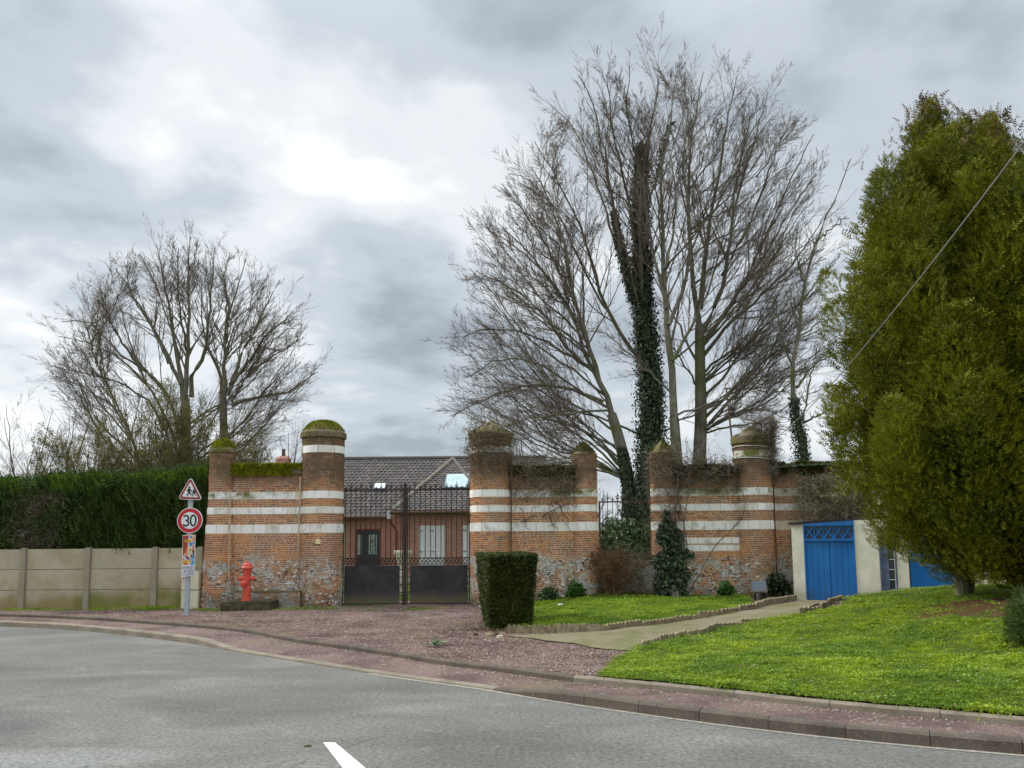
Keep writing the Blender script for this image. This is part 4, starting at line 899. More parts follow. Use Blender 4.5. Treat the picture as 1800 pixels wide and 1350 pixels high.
# hip of the front wing: eaves corner, apex
hE = np.array([hX(690, YR-.35, 897), YR-.35, zeR]); hA_ = np.array([hX(796, 38.3, 809), 38.3, hZ(809, 38.3)]); hR = np.array([2*hA_[0]-hE[0], YR-.35, zeR])
tiles(rf, np.array([xw, eL, zeL-.02]), (1, 0, 0), Vd, int((xe-xw)/.20), int(slope/.24)+1, seed=4)
MB().tube([(xw, Yrg, zrg+.02), (xe, Yrg, zrg+.02)], .11, 8).build('ridge', 'roof_tile', rf)
rw = MB().add([hE, hR, hA_, hE+np.array([0, 4, 0]), hR+np.array([0, 4, 0])], [(0, 1, 2), (0, 2, 3), (1, 4, 2)]).build('roof', 'roof_base', house)
wv_ = norm(np.array([0, hA_[1]-hE[1], hA_[2]-hE[2]])); sl2 = math.hypot(hA_[1]-hE[1], hA_[2]-hE[2]); half = hA_[0]-hE[0]
def clip2(c):
    t = (c-hE)@wv_/sl2; return t < 1 and hE[0]+half*t < c[0] < hR[0]-half*t
tiles(rw, hE+np.array([-.1, 0, .02]), (1, 0, 0), wv_, int(2*half/.20)+1, int(sl2/.24)+1, clip2, seed=6)
MB().tube([hE+np.array([-.02, 0, .05]), hE*.5+hA_*.5+np.array([0, 0, .07]), hA_+np.array([0, 0, .07])], .085, 7).build('hip_ridge', 'kerb_stone', rw)
MB().tube([hR+np.array([0, 0, .05]), hA_+np.array([0, 0, .07])], .085, 7).build('hip_ridge', 'roof_tile', rw)
MB().tube([(hE[0]-.1, YR-.45, zeR-.06), (xD+.3, YR-.45, zeR-.06)], .07, 8).build('gutter', 'rust', house)
MB().tube([(xA, eL-.06, zeL-.06), (xB, eL-.06, zeL-.06)], .06, 8).build('gutter', 'rust', house)
MB().tube([(hE[0]-.1, YR-.46, zeR-.06), (hE[0]-.06, YR-.3, zeR-.45), (hE[0]+.12, YR-.08, zeR-.75), (hE[0]+.12, YR-.08, .3)], .045, 8).build('downpipe', 'faded_red', house)
MB().box(hE[0]-.2, hE[0]-.02, YR-.5, YR-.3, zeR-.3, zeR+.02).build('gutter_end', 'gutter_white', house)
# skylights
def velux(xa, xb, pya, pyb, Y0, mat, root, sky_=False):
    za, zb_ = hZ(pyb, Y0), hZ(pya, Y0)
    def on(z): return eL+(z-zeL+.03)*(Yrg-eL)/(zrg-zeL+.03)
    return za, zb_
def roofwin(px0, px1, pyt, pyb, E, Vv, glass):
    # intersect with plane through E with slope Vv
    Nn = np.array([0, -Vv[2], Vv[1]])
    def hit(px, py): d = ray(px, py); t = ((E-CAM)@Nn)/(d@Nn); return CAM+d*t
    q = [hit(px0, pyb), hit(px1, pyb), hit(px1, pyt), hit(px0, pyt)]; xa, xb = (q[0][0]+q[3][0])/2, (q[1][0]+q[2][0])/2
    a, b, c, d = np.array([xa, q[0][1], q[0][2]]), np.array([xb, q[0][1], q[0][2]]), np.array([xb, q[3][1], q[3][2]]), np.array([xa, q[3][1], q[3][2]])
    U = np.array([1., 0, 0]); h = .09
    f = MB().hexa([a-U*.07-Vv*.07, b+U*.07-Vv*.07, c+U*.07+Vv*.07, d-U*.07+Vv*.07]+[p+Nn*h for p in (a-U*.07-Vv*.07, b+U*.07-Vv*.07, c+U*.07+Vv*.07, d-U*.07+Vv*.07)]).build('skylight', 'door_dark', house)
    MB().hexa([p+Nn*(h-.01) for p in (a, b, c, d)]+[p+Nn*(h+.012) for p in (a, b, c, d)]).build('pane', glass, f)
    return a, b
roofwin(659, 677, 853, 861, np.array([0, eL, zeL]), Vd, 'shutter_white'); roofwin(784, 823, 837, 860, hE, wv_, 'velux_glass')
zz = hZ(868, 36.6)
# terracotta planter / urn near the centre post, seen through the gate
c = D(708, 990, 25.0); MB_ = MB().lathe([(.0, c[2]-.9), (.13, c[2]-.9), (.15, c[2]-.2), (.20, c[2]+.15), (.27, c[2]+.32), (.27, c[2]+.38), (.22, c[2]+.38)], (c[0], c[1]), 18); o = MB_.build('garden_urn', 'render', smooth=False); tag(o, 'pale stone urn standing behind the gate centre post', 'urn')
# far roof piece with chimney behind the left wall
cx = hX(481, 46, 800); zc = hZ(812, 46, 481)
hh = empty('distant_house', (cx, 46, 0), 'distant roof and chimney just showing above the mossy wall', 'house')
MB().box(cx-3, cx+2.2, 46.1, 50, 0, zc-.9).build('wall', 'house_mortar', hh); r_ = MB().add([(cx-3.2, 45.6, zc-1.0), (cx+2.4, 45.6, zc-1.0), (cx+2.4, 48, zc), (cx-3.2, 48, zc), (cx-3.2, 50.4, zc-1), (cx+2.4, 50.4, zc-1)], [(0, 1, 2, 3), (3, 2, 5, 4)]).build('roof', 'roof_tile', hh)
MB().box(cx-.35, cx+.35, 47.6, 48.4, zc-.3, zc+.35).lathe([(.45, zc+.35), (.35, zc+.5)], (cx, 48), 10).build('chimney', 'house_brick', r_); MB().lathe([(.12, zc+.5), (.10, zc+.95)], (cx, 48), 8).build('chimney_pot', 'rust', r_)

# ================================================================ CONCRETE PANEL FENCE
YF = 20.75
fence = empty('panel_fence', (-9, YF, .17), 'grey concrete panel fence with three boards per bay below the hedge', 'fence')
posts = [352, 273, 155, 42]; xs = [float(D(p, 1010, YF)[0]) for p in posts]; stp = xs[2]-xs[3]
for k in range(3): xs.append(xs[-1]-stp)
zt_, zb_ = zat(200, 964, YF), .12; hp = (zt_-zb_)/3
for i, x in enumerate(xs):
    o = MB().hexa([(x-.075, YF-.09, zb_), (x+.075, YF-.09, zb_), (x+.075, YF+.07, zb_), (x-.075, YF+.07, zb_), (x-.065, YF-.08, zt_+.03), (x+.065, YF-.08, zt_+.03), (x+.065, YF+.06, zt_+.03), (x-.065, YF+.06, zt_+.03)]).build('fence_post', 'concrete_post', fence, bevel=.008)
for x0, x1 in zip(xs[1:], xs[:-1]):
    for k in range(3):
        o = MB().box(x0+.07, x1-.07, YF-.028+random.uniform(-.006, .006), YF+.03, zb_+k*hp+.004, zb_+(k+1)*hp-.004).build('concrete_board', 'concrete_panel', fence, bevel=.006)
# scratched letters
def strokes(name, px, py, h, glyphs, root, w=.008):
    mb = MB(); c = D(px, py, YF); x = c[0]
    for g in glyphs:
        for s_ in g: mb.ribbon([(x+a*h*.6, c[2]+b*h) for a, b in s_], w, YF-.0375, YF-.036)
        x += h*.8
    o = mb.build(name, 'scratch', root); o['kind'] = 'stuff'; return o
NIV = [[[(0, 0), (.1, 1), (.75, .1), (.8, 1.05)]], [[(.35, 0), (.4, 1)]], [[(0, 1), (.4, 0), (.8, 1)]]]
strokes('scratched_letters', 167, 994, .22, NIV, fence)
THFB = [[[(0, 1), (.9, 1)], [(.4, 1), (.3, 0)]], [[(0, 0), (0, 1)], [(.7, 0), (.7, 1)], [(0, .5), (.7, .5)]], [[(0, 0), (.1, 1), (.8, 1)], [(0, .5), (.6, .5)]], [[(0, 0), (0, 1), (.6, .8), (.1, .5), (.7, .2), (0, 0)]]]
strokes('scratched_letters', 78, 976, .10, THFB, fence, .006); strokes('scratched_letters', 224, 987, .04, [[[(0, 0), (8, .2)]], [[(0, 1), (6, 1)]]], fence, .008)
pw = D(352, 900, YF)

# ================================================================ UTILITY BOX, SIGN POST, POSTER
c = D(334, 1062, 20.45); zt1 = zat(334, 1004, 20.45); zm = zat(334, 1037, 20.45)
ub = empty('meter_box', (c[0], 20.45, .17), 'cream electricity meter box against the fence behind the sign post', 'meter box')
MB().box(c[0]-.21, c[0]+.21, 20.40, 20.62, .12, zm-.006).build('lower_door', 'cream_box', ub, bevel=.01); MB().box(c[0]-.21, c[0]+.21, 20.39, 20.62, zm+.006, zt1).build('upper_door', 'cream_box', ub, bevel=.01)
MB().box(c[0]-.16, c[0]-.14, 20.37, 20.40, zm+.28, zm+.31).build('lock', 'iron', ub)
foot = GH(328, 1081); YS = float(foot[1]); sx, sy = float(foot[0]), YS
sp = empty('road_sign', (sx, sy, float(foot[2])), 'galvanised post with a school crossing triangle above a 30 speed limit disc', 'road sign')
def SP(px, py, Y=None): return D(px, py, Y or YS)
topz = SP(336, 862)[2]; lean = .0
MB().box(sx-.052, sx+.052, sy-.03, sy+.03, foot[2]-.1, topz).build('post', 'galvanised', sp, bevel=.01)
yb = sy-.035
tr = [SP(336.8, 838), SP(314.0, 877.5), SP(357.5, 879.5)]; cen = sum(tr)/3
def roundtri(k, rad=.035):
    pts = []; cc = np.array([cen[0], cen[2]])
    P = [cc+(np.array([t[0], t[2]])-cc)*k for t in tr]
    for i in range(3):
        a, b, d = P[i-1], P[i], P[(i+1) % 3]; u = (a-b)/np.linalg.norm(a-b); v = (d-b)/np.linalg.norm(d-b)
        for t in (0, .25, .5, .75, 1): q = b+u*rad*2*(1-t)+v*rad*2*t; q = q*(1-.0)+(b-q)*.25*(1-abs(2*t-1)); pts.append(tuple(q))
    return pts
ws = MB().prism(roundtri(1.0), yb-.022, yb).build('warning_sign', 'white_paint', sp)
MB().prism(roundtri(.93, .03), yb-.025, yb-.0221).build('red_border', 'faded_red', ws); MB().prism(roundtri(.66, .01), yb-.028, yb-.0251).build('sign_face', 'sign_white', ws)
def sgn(px, py): v = SP(px, py); return (v[0], v[2])
pic = MB(); y0_, y1_ = yb-.031, yb-.0281
def zz1(x, y): return sgn(300+x/12.27, 830+y/12.27)
def cir(c, r, n=12): return [(c[0]+r*math.cos(2*math.pi*i/n), c[1]+r*math.sin(2*math.pi*i/n)) for i in range(n)]
pic.prism(cir(zz1(427, 330), .022), y0_, y1_); pic.ribbon([zz1(422, 355), zz1(420, 430)], .05, y0_, y1_); pic.ribbon([zz1(415, 425), zz1(400, 470), zz1(378, 512)], .028, y0_, y1_); pic.ribbon([zz1(428, 425), zz1(445, 465), zz1(470, 495)], .028, y0_, y1_)
pic.ribbon([zz1(410, 360), zz1(390, 395), zz1(358, 412)], .020, y0_, y1_); pic.ribbon([zz1(435, 360), zz1(462, 395), zz1(485, 430)], .020, y0_, y1_)
pic.prism(cir(zz1(527, 382), .018), y0_, y1_); pic.ribbon([zz1(527, 400), zz1(525, 455)], .042, y0_, y1_); pic.ribbon([zz1(515, 450), zz1(500, 485), zz1(495, 520)], .022, y0_, y1_); pic.ribbon([zz1(532, 450), zz1(552, 485), zz1(575, 510)], .022, y0_, y1_); pic.ribbon([zz1(515, 410), zz1(488, 432)], .016, y0_, y1_); pic.ribbon([zz1(538, 410), zz1(560, 440), zz1(548, 465)], .016, y0_, y1_)
pic.build('pictogram', 'sign_black', ws)
dc = SP(335.3, 915); rD = (SP(357.5, 915)[0]-SP(313, 915)[0])/2; dcx, dcz = dc[0], dc[2]
ds = MB().prism(cir((dcx, dcz), rD, 40), yb-.022, yb).build('speed_sign', 'white_paint', sp)
MB().prism(cir((dcx, dcz), rD*.95, 40), yb-.025, yb-.0221).build('red_ring', 'sign_red', ds); MB().prism(cir((dcx, dcz), rD*.66, 40), yb-.028, yb-.0251).build('sign_face', 'sign_white', ds)
dg = MB(); hh_ = rD*.43; w_ = rD*.13
def arc(cx, cz, rx, rz, a0, a1, n=12): return [(cx+rx*math.cos(R(a0+(a1-a0)*i/n)), cz+rz*math.sin(R(a0+(a1-a0)*i/n))) for i in range(n+1)]
ox = dcx-rD*.29
dg.ribbon(arc(ox, dcz+hh_*.46, rD*.19, hh_*.46, 160, -70), w_, y0_, y1_); dg.ribbon(arc(ox, dcz-hh_*.48, rD*.21, hh_*.50, 70, -160), w_, y0_, y1_); dg.ribbon([(ox-rD*.04, dcz), (ox+rD*.10, dcz)], w_*.9, y0_-.0004, y1_)
dg.ribbon(arc(dcx+rD*.28, dcz, rD*.21, hh_*.96, 0, 360, 24)[:-1], w_, y0_, y1_, True); dg.build('numeral', 'sign_black', ds)
# back clamps
MB().box(sx-.08, sx+.08, sy+.03, sy+.045, dcz-.02, dcz+.02).box(sx-.08, sx+.08, sy+.03, sy+.045, dcz+.2, dcz+.24).build('clamp', 'galvanised', sp)
# poster board
pa = MB(); q = [SP(320.0, 1013, YS-.08), SP(341, 1012, YS-.08), SP(342.6, 941, YS-.08), SP(322, 941.5, YS-.08)]
yp = YS-.08
def quadp(name, pts, y0, y1, mat, root): return MB().prism([(p[0], p[1]) for p in pts], y0, y1).build(name, mat, root)
pz = lambda px, py: tuple(SP(px, py, yp)[[0, 2]])
po = quadp('poster_board', [pz(318.6, 1014), pz(341.3, 1012), pz(343, 940), pz(321.3, 940.5)], yp, yp+.03, 'white_paint', None)
tag(po, 'narrow colourful festival poster tied to the sign post under the disc', 'poster')
def PZ(x, y): return pz(300+x/15, 930+y/15)
lay = quadp('printed_sheet', [PZ(305, 940), PZ(610, 960), PZ(640, 160), PZ(328, 170)], yp-.003, yp-.0003, 'poster', po)
ly = [0]
def blot(pts, mat):
    ly[0] += 1; quadp('print_patch', [PZ(*p) for p in pts], yp-.003-.0006*ly[0], yp-.0031, mat, po)
blot([(325, 180), (470, 180), (440, 400), (400, 560), (330, 720), (318, 500)], 'faded_red'); blot([(450, 380), (460, 470), (420, 640), (370, 710), (400, 560), (430, 430)], 'poster_orange')
blot([(490, 360), (580, 360), (560, 450), (500, 440)], 'poster_blue'); blot([(570, 700), (630, 700), (628, 780), (575, 780)], 'poster_blue'); blot([(510, 180), (560, 180), (570, 240), (530, 240)], 'poster_blue'); blot([(570, 850), (625, 850), (620, 905), (570, 900)], 'poster_blue')
blot([(400, 690), (470, 740), (490, 800), (430, 800), (390, 750)], 'poster_purple'); blot([(340, 740), (390, 745), (440, 800), (400, 820), (350, 790)], 'poster_white'); blot([(540, 690), (570, 700), (560, 750), (540, 740)], 'sign_black'); blot([(580, 560), (628, 560), (620, 680), (590, 690)], 'dark_stone' )
tx = MB(); yt0, yt1 = yp-.014, yp-.0125
def let(pts, w=.012): tx.ribbon([PZ(*p) for p in pts], w, yt0, yt1)
for st in ([(385, 350), (385, 290), (430, 285)], [(385, 318), (420, 315)], [(445, 285), (445, 340), (480, 340)], [(490, 340), (492, 285), (520, 285)], [(492, 312), (515, 312)], [(530, 285), (540, 335), (565, 335), (570, 285)], [(330, 815), (335, 890), (365, 890), (370, 830)], [(385, 890), (385, 825), (420, 890), (420, 830)], [(440, 830), (480, 890)], [(480, 830), (440, 890)], [(575, 790), (530, 790), (525, 820), (570, 830), (565, 860), (515, 860)]): let(st)
tx.build('yellow_lettering', 'poster_yellow', po)
quadp('notice_sheet', [PZ(305, 1225), PZ(610, 1215), PZ(612, 985), PZ(312, 975)], yp-.003, yp-.0003, 'poster_white', po)
tx = MB(); yt0, yt1 = yp-.0045, yp-.0031; rr = random.Random(5)
for i in range(9):
    x = 325+i*30; tx.ribbon([PZ(x, 1040), PZ(x+4, 995)], .008, yt0, yt1); 
    if i % 2: tx.ribbon([PZ(x, 1000), PZ(x+18, 1000)], .008, yt0, yt1)
    if i % 3 == 0: tx.ribbon([PZ(x, 1038), PZ(x+20, 1038)], .008, yt0, yt1)
for j, y in enumerate((1075, 1105, 1135, 1165, 1190, 1210)):
    x = 340 if j in (5,) else 425
    while x < 590: l = rr.uniform(12, 34); tx.ribbon([PZ(x, y), PZ(min(x+l, 600), y)], .010 if j < 4 else .006, yt0, yt1); x += l+10
tx.ribbon([PZ(345, 1100), PZ(395, 1100)], .018, yt0, yt1); tx.ribbon([PZ(380, 1090), PZ(380, 1140)], .016, yt0, yt1); tx.ribbon([PZ(335, 1170), PZ(400, 1170)], .008, yt0, yt1)
tx.ribbon([PZ(308, 1222), PZ(606, 1212), PZ(610, 988), PZ(314, 978)], .005, yt0, yt1, True); tx.build('black_print', 'sign_black', po)

# ================================================================ HYDRANT ON STONE
cst = GH(431, 1079); ys = float(cst[1])
Yh = 20.0
sb = empty('stone_block', (float(D(431, 1070, Yh)[0]), Yh, .12), 'dark mossy stone slab under the red hydrant', 'stone')
xa, xb = float(D(388, 1070, 19.7)[0]), float(D(478, 1070, 19.7)[0]); zt_ = zat(430, 1057, 19.8); zg = float(H(-6.4, 19.6))
o = MB().box(xa, xb, 19.62, 20.35, zg-.1, zt_).build('slab', 'dark_stone', sb, bevel=.03); roughen(o, .035, 3.3, 4)
xle = float(D(526, 1050, 20.4)[0]); lw = empty('brick_ledge', ((xa+xle)/2, 20.45, zg), 'low worn brick ledge at the wall foot behind the hydrant', 'ledge', kind='thing'); MB().box(xa+.10, xle, 20.385, 20.66, zg-.1, zt_+.17).build('mortar_core', 'mortar', lw); brickwork(lw, lambda u, z: (u, 20.375, 0.), xa+.10, xle, zg, zt_+.165, [], seed=91, nmax=60); oo = MB().box(xa+.09, xle+.01, 20.36, 20.67, zt_+.173, zt_+.205).build('top_course', 'cap_stone', lw); roughen(oo, .012, 5, 4)
hc = D(433, 1055, 19.95); hx, hz = float(hc[0]), zt_-.01
k_ = (zat(433, 988, 19.95)-hz)/.93
hy = empty('fire_hydrant', (hx, 19.95, hz), 'faded red fire hydrant with three capped outlets on a stone slab', 'hydrant')
yy = 19.95
def hl(prof, name, z_off=0): return MB().lathe([(r*k_, hz+z*k_) for r, z in prof], (hx, yy), 24).build(name, 'hydrant_red', hy, smooth=False)
hl([(0, 0), (.12, 0), (.12, .03), (.10, .035), (.098, .30), (.088, .34), (.088, .62), (.098, .66)], 'barrel')
bn = hl([(.098, .66), (.105, .70), (.108, .76), (.135, .765), (.138, .80), (.118, .83), (.105, .875), (.07, .91), (.03, .925)], 'bonnet'); hl([(.028, .92), (.026, .96), (.0, .965)], 'top_nut')
def outlet(dx, dy, z, r, l):
    c0 = np.array([hx, yy, hz+z*k_]); d = np.array([dx, dy, 0.]); d /= np.linalg.norm(d)
    o = MB().tube([c0+d*.06*k_, c0+d*(.06+l)*k_], r*k_*.8, 16).build('outlet', 'hydrant_red', hy)
    MB().tube([c0+d*(.06+l)*k_, c0+d*(.075+l)*k_, c0+d*(.12+l)*k_, c0+d*(.135+l)*k_], [r*k_, r*k_*1.08, r*k_*1.0, r*k_*.6], 12).tube([c0+d*(.135+l)*k_, c0+d*(.175+l)*k_], r*k_*.32, 5).build('outlet_cap', 'hydrant_red', o)
outlet(-1, -.15, .54, .052, .055); outlet(1, -.15, .54, .052, .055); outlet(-.25, -1, .42, .078, .05)
mb = MB(); mb.tube([(hx+.03, yy-.13, hz+.40), (hx-.01, yy-.2, hz+.33), (hx-.02, yy-.17, hz+.24)], .006, 4); mb.build('chain', 'rust', hy)

# ================================================================ SCALLOPED EDGING
def edging(pts, label, h=.11, off=0.0, mat='edging_concrete'):
    P = polyres([GH(*p)[:2] for p in pts], .5); root = empty('scalloped_edging', (P[0][0], P[0][1], float(H(*P[0]))), label, 'garden edging', 'scalloped concrete edging of the garden path'); 
    for a, b in zip(P[:-1], P[1:]):
        L_ = np.linalg.norm(b-a); t = (b-a)/L_; nn = np.array([-t[1], t[0]])*.022; n = 5; hh = h*random.uniform(.8, 1.1); tilt = random.uniform(-.012, .012); z0 = float(H(*((a+b)/2)))+.015; prof = [(0.01, -.08)]
        for i in range(n):
            for k in range(5): u = (i+k/4*.98+.01)/n; prof.append((.01+(L_-.02)*u, hh*.72+hh*.28*math.sin(math.pi*k/4)+tilt*(u-.5)))
        prof.append((L_-.01, -.08)); V = []
        for s_ in (-1, 1): V += [(a[0]+t[0]*u+nn[0]*s_, a[1]+t[1]*u+nn[1]*s_, z0+z) for u, z in prof]
        m_ = len(prof); fs = [tuple(range(m_)), tuple(range(m_, 2*m_))[::-1]]+[(i, m_+i, m_+(i+1) % m_, (i+1) % m_) for i in range(m_)]
        MB().add(V, fs).build('edging_slab', mat, root)
edging([(890, 1113), (960, 1112), (1065, 1109)], 'mossy scalloped edging at the foot of the clipped box hedge', .12)
edging([(1065, 1109), (1190, 1092), (1260, 1083), (1328, 1071)], 'scalloped edging between the flat lawn and the garden path', .10)
edging([(1328, 1071), (1345, 1063), (1400, 1055)], 'short dark scalloped edging near the information panel', .12)
edging([(1128, 1142), (1180, 1128), (1262, 1105)], 'scalloped edging on the bank side where the path begins', .11)
edging([(1262, 1104), (1340, 1092)], 'scalloped edging in the middle of the grass bank side', .07)
edging([(1404, 1082), (1440, 1074), (1482, 1068)], 'scalloped edging nearest the blue doors on the bank side', .08)

# ================================================================ SHED
Ys0, Ys1 = 19.2, 17.1
def SX(px, py=1000):   # shed front line: from (px 1392, Ys0) to (px 1830, Ys1)
    d = ray(px, py); A = D(1394, 1000, Ys0); B = D(1830, 1000, Ys1); ab = (B-A)[:2]; n_ = np.array([-ab[1], ab[0]]); t = ((A[:2]-CAM[:2])@n_)/(d[:2]@n_); return CAM+d*t
An = SX(1394); Bn = SX(1830); ax = (Bn-An)[:2]; shL = np.linalg.norm(ax); ax /= shL; nrm2 = np.array([ax[1], -ax[0]])   # outward to camera
sh = empty('blue_door_shed', (An[0], An[1], .2), 'cream rendered shed with two blue doors under the conifer', 'shed')
def su(px, py=1000): p = SX(px, py)[:2]; return float((p-An[:2])@ax)
def sz_(px, py): return float(SX(px, py)[2])
def sbox(mb, u0, u1, d0, d1, z0, z1, z1b=None):
    """d = distance out of the wall face (towards camera positive)"""
    z1b = z1 if z1b is None else z1b
    def P(u, d, z): q = An[:2]+ax*u+nrm2*d; return (q[0], q[1], z)
    return mb.hexa([P(u0, d1, z0), P(u1, d1, z0), P(u1, d0, z0), P(u0, d0, z0), P(u0, d1, z1), P(u1, d1, z1b), P(u1, d0, z1b), P(u0, d0, z1)])
D1a, D1b, D1t = su(1415), su(1505), sz_(1415, 921); D1t2 = sz_(1500, 915); W0, W1 = su(1547), su(1577); Wt, Wb = sz_(1560, 930), sz_(1560, 1041); E0, E1 = su(1598), su(1676); zbt = .12
lat = sz_(1420, 949)
zr0 = D1t; slope_ = (D1t2-D1t)/(D1b-D1a); zr = lambda u: zr0+slope_*(u-D1a)
w_ = MB()
sbox(w_, 0, D1a, -2.4, 0, zbt, zr(0), zr(D1a)); wl = w_.build('wall', 'render', sh)
w_ = MB(); sbox(w_, D1b, W0, -.18, 0, zbt, zr(D1b), zr(W0)); sbox(w_, W0, W1, -.18, 0, zbt, Wb); sbox(w_, W0, W1, -.18, 0, Wt, zr(W0), zr(W1)); sbox(w_, W1, E0, -.18, 0, zbt, zr(W1), zr(E0)); w_.build('wall', 'render', sh)
w_ = MB(); sbox(w_, E1, shL+1.6, -.18, 0, zbt, zr(E1), zr(shL+1.6)); sbox(w_, shL+1.42, shL+1.6, -2.4, -.18, zbt, zr(shL)); w_.build('wall', 'render', sh)
w_ = MB(); sbox(w_, -.05, D1a-.02, -2.5, .05, zr(0)+.003, zr(0)+.05, zr(D1a)+.05); sbox(w_, D1a-.02, shL+1.7, -2.5, -.20, zr(D1a)+.003, zr(D1a)+.06, zr(shL+1.6)+.06); w_.build('roof', 'roof_base', sh)
w_ = MB(); sbox(w_, D1b, shL+1.4, -2.4, -2.3, zbt, zr(D1b)-.1); sbox(w_, .1, shL+1.4, -2.3, -.3, zbt, zbt+.05); w_.build('inner_wall', 'dark_stone', sh)
# first door: two planks leaves, lattice transom
for i, (a, b) in enumerate(((D1a+.03, (D1a+D1b)/2-.004), ((D1a+D1b)/2+.004, D1b-.03))):
    mb = MB(); sbox(mb, a, b, -.09, -.045, .24, lat-.03); dl = mb.build('door', 'blue_paint', sh)
    n = 4
    for k in range(n):
        u0_ = a+(b-a)*k/n; mb = MB(); sbox(mb, u0_+.003, u0_+(b-a)/n-.003, -.044, -.034+random.uniform(0, .003), .25+random.uniform(0, .02), lat-.04); mb.build('plank', 'blue_paint', dl)
mb = MB(); sbox(mb, D1a, D1a+.03, -.1, .012, .2, D1t); sbox(mb, D1b-.03, D1b, -.1, .012, .2, zr(D1b)); sbox(mb, D1a, D1b, -.1, .014, zr(D1a)-.05, zr(D1a), zr(D1b)); sbox(mb, D1a+.03, D1b-.03, -.1, .010, lat-.03, lat+.03); tf = mb.build('door_frame', 'blue_paint', sh)
n = 5; wd = (D1b-D1a-.06)/n
def lb(u0, z0, u1, z1, d, w):
    def P(u, z, dd): q = An[:2]+ax*u+nrm2*dd; return np.array([q[0], q[1], z])
    t = np.array([u1-u0, z1-z0]); t /= np.linalg.norm(t); o = np.array([-t[1], t[0]])*w/2
    return MB().hexa([P(u0+o[0], z0+o[1], d), P(u0-o[0], z0-o[1], d), P(u1-o[0], z1-o[1], d), P(u1+o[0], z1+o[1], d), P(u0+o[0], z0+o[1], d+.012), P(u0-o[0], z0-o[1], d+.012), P(u1-o[0], z1-o[1], d+.012), P(u1+o[0], z1+o[1], d+.012)])
for i in range(n):
    a = D1a+.03+wd*i; ztp = zr(a)-.06
    lb(a, lat+.03, a+wd, ztp+.01, -.03, .035).build('lattice_slat', 'blue_paint', tf); lb(a, ztp, a+wd, lat+.03, -.045, .035).build('lattice_slat', 'blue_paint', tf)
    if i: lb(a, lat+.03, a, ztp+.02, -.06, .03).build('lattice_slat', 'blue_paint', tf)
mb = MB(); sbox(mb, D1a+.03, D1b-.03, -.16, -.10, lat+.03, zr(D1a)-.04, zr(D1b)-.05); mb.build('dark_back', 'pane_dark', tf)
# second door
for a, b in ((E0+.02, su(1658)), (su(1658)+.006, su(1684)), (su(1684)+.006, su(1740))):
    mb = MB(); sbox(mb, a, b, -.08, -.04, .2, zr(a)-.1); mb.build('door', 'blue_paint', sh)
mb = MB(); sbox(mb, E0+.3, E1-.25, -.0395, -.025, sz_(1620, 975)-.01, sz_(1620, 975)+.012); mb.build('bolt', 'gutter_white', sh)
# window with shutter half and panes
mb = MB(); sbox(mb, W0+.005, W1-.005, -.05, .012, Wb+.003, Wb+.05); sbox(mb, W0+.005, W0+.04, -.05, .01, Wb+.05, Wt-.01); sbox(mb, W1-.035, W1-.005, -.05, .01, Wb+.05, Wt-.01); wf = mb.build('window_frame', 'blue_grey_paint', sh)
mid = su(1563); mb = MB(); sbox(mb, W0+.04, mid, -.04, -.005, Wb+.05, Wt-.01); mb.build('shutter_leaf', 'blue_grey_paint', wf)
for k in range(4):
    a = Wb+.06+k*.22; mb = MB(); sbox(mb, mid+.01, W1-.045, -.045, -.03, a, a+.20); mb.build('pane', 'pane_dark', wf)
mb = MB()
for k in range(5): sbox(mb, mid, W1-.035, -.03, -.004, Wb+.045+k*.22, Wb+.06+k*.22)
sbox(mb, W1-.05, W1-.035, -.03, -.003, Wb+.05, Wt-.01); mb.build('glazing_bar', 'gutter_white', wf)

# ================================================================ INFORMATION PANEL, STONES, LITTER
ip = GH(1336, 1050); Yi = 19.3; c = D(1336, 1036, Yi); zgi = float(H(c[0], Yi))
inf = empty('information_panel', (c[0], Yi, zgi), 'tilted dark information lectern beside the wall and the shed', 'information panel')
zl, zh = zat(1320, 1040, Yi), zat(1340, 1022, Yi); xl_, xr_ = float(D(1317, 1036, Yi)[0]), float(D(1346, 1036, Yi)[0])
MB().hexa([(xl_, Yi-.15, zl-.03), (xr_, Yi-.15, zl-.03), (xr_+.08, Yi+.18, zh-.03), (xl_+.08, Yi+.18, zh-.03), (xl_, Yi-.15, zl), (xr_, Yi-.15, zl), (xr_+.08, Yi+.18, zh), (xl_+.08, Yi+.18, zh)]).build('tray', 'dark_kerb', inf)
MB().hexa([(xl_+.04, Yi-.12, zl+.008), (xr_-.03, Yi-.12, zl+.008), (xr_+.05, Yi+.15, zh-.01), (xl_+.11, Yi+.15, zh-.01), (xl_+.04, Yi-.12, zl+.020), (xr_-.03, Yi-.12, zl+.020), (xr_+.05, Yi+.15, zh+.005), (xl_+.11, Yi+.15, zh+.005)]).build('glass_cover', 'pane_dark', inf)
for x in (xl_+.12, xr_-.04): MB().box(x, x+.035, Yi, Yi+.035, zgi-.05, (zl+zh)/2-.03).build('leg', 'iron', inf)
MB().box(xr_-.1, xr_+.05, Yi+.05, Yi+.2, zgi-.05, zh-.08).build('leg', 'dark_kerb', inf)
c = D(1185, 1040, 20.35); o = MB().lathe([(.0, .1), (.14, .15), (.12, .4), (.09, .55), (.05, .62), (.01, .64)], (c[0], 20.35), 9, .03, 3).build('boundary_stone', 'concrete_post'); tag(o, 'pale leaning stone at the ivy foot on the lawn edge', 'stone')
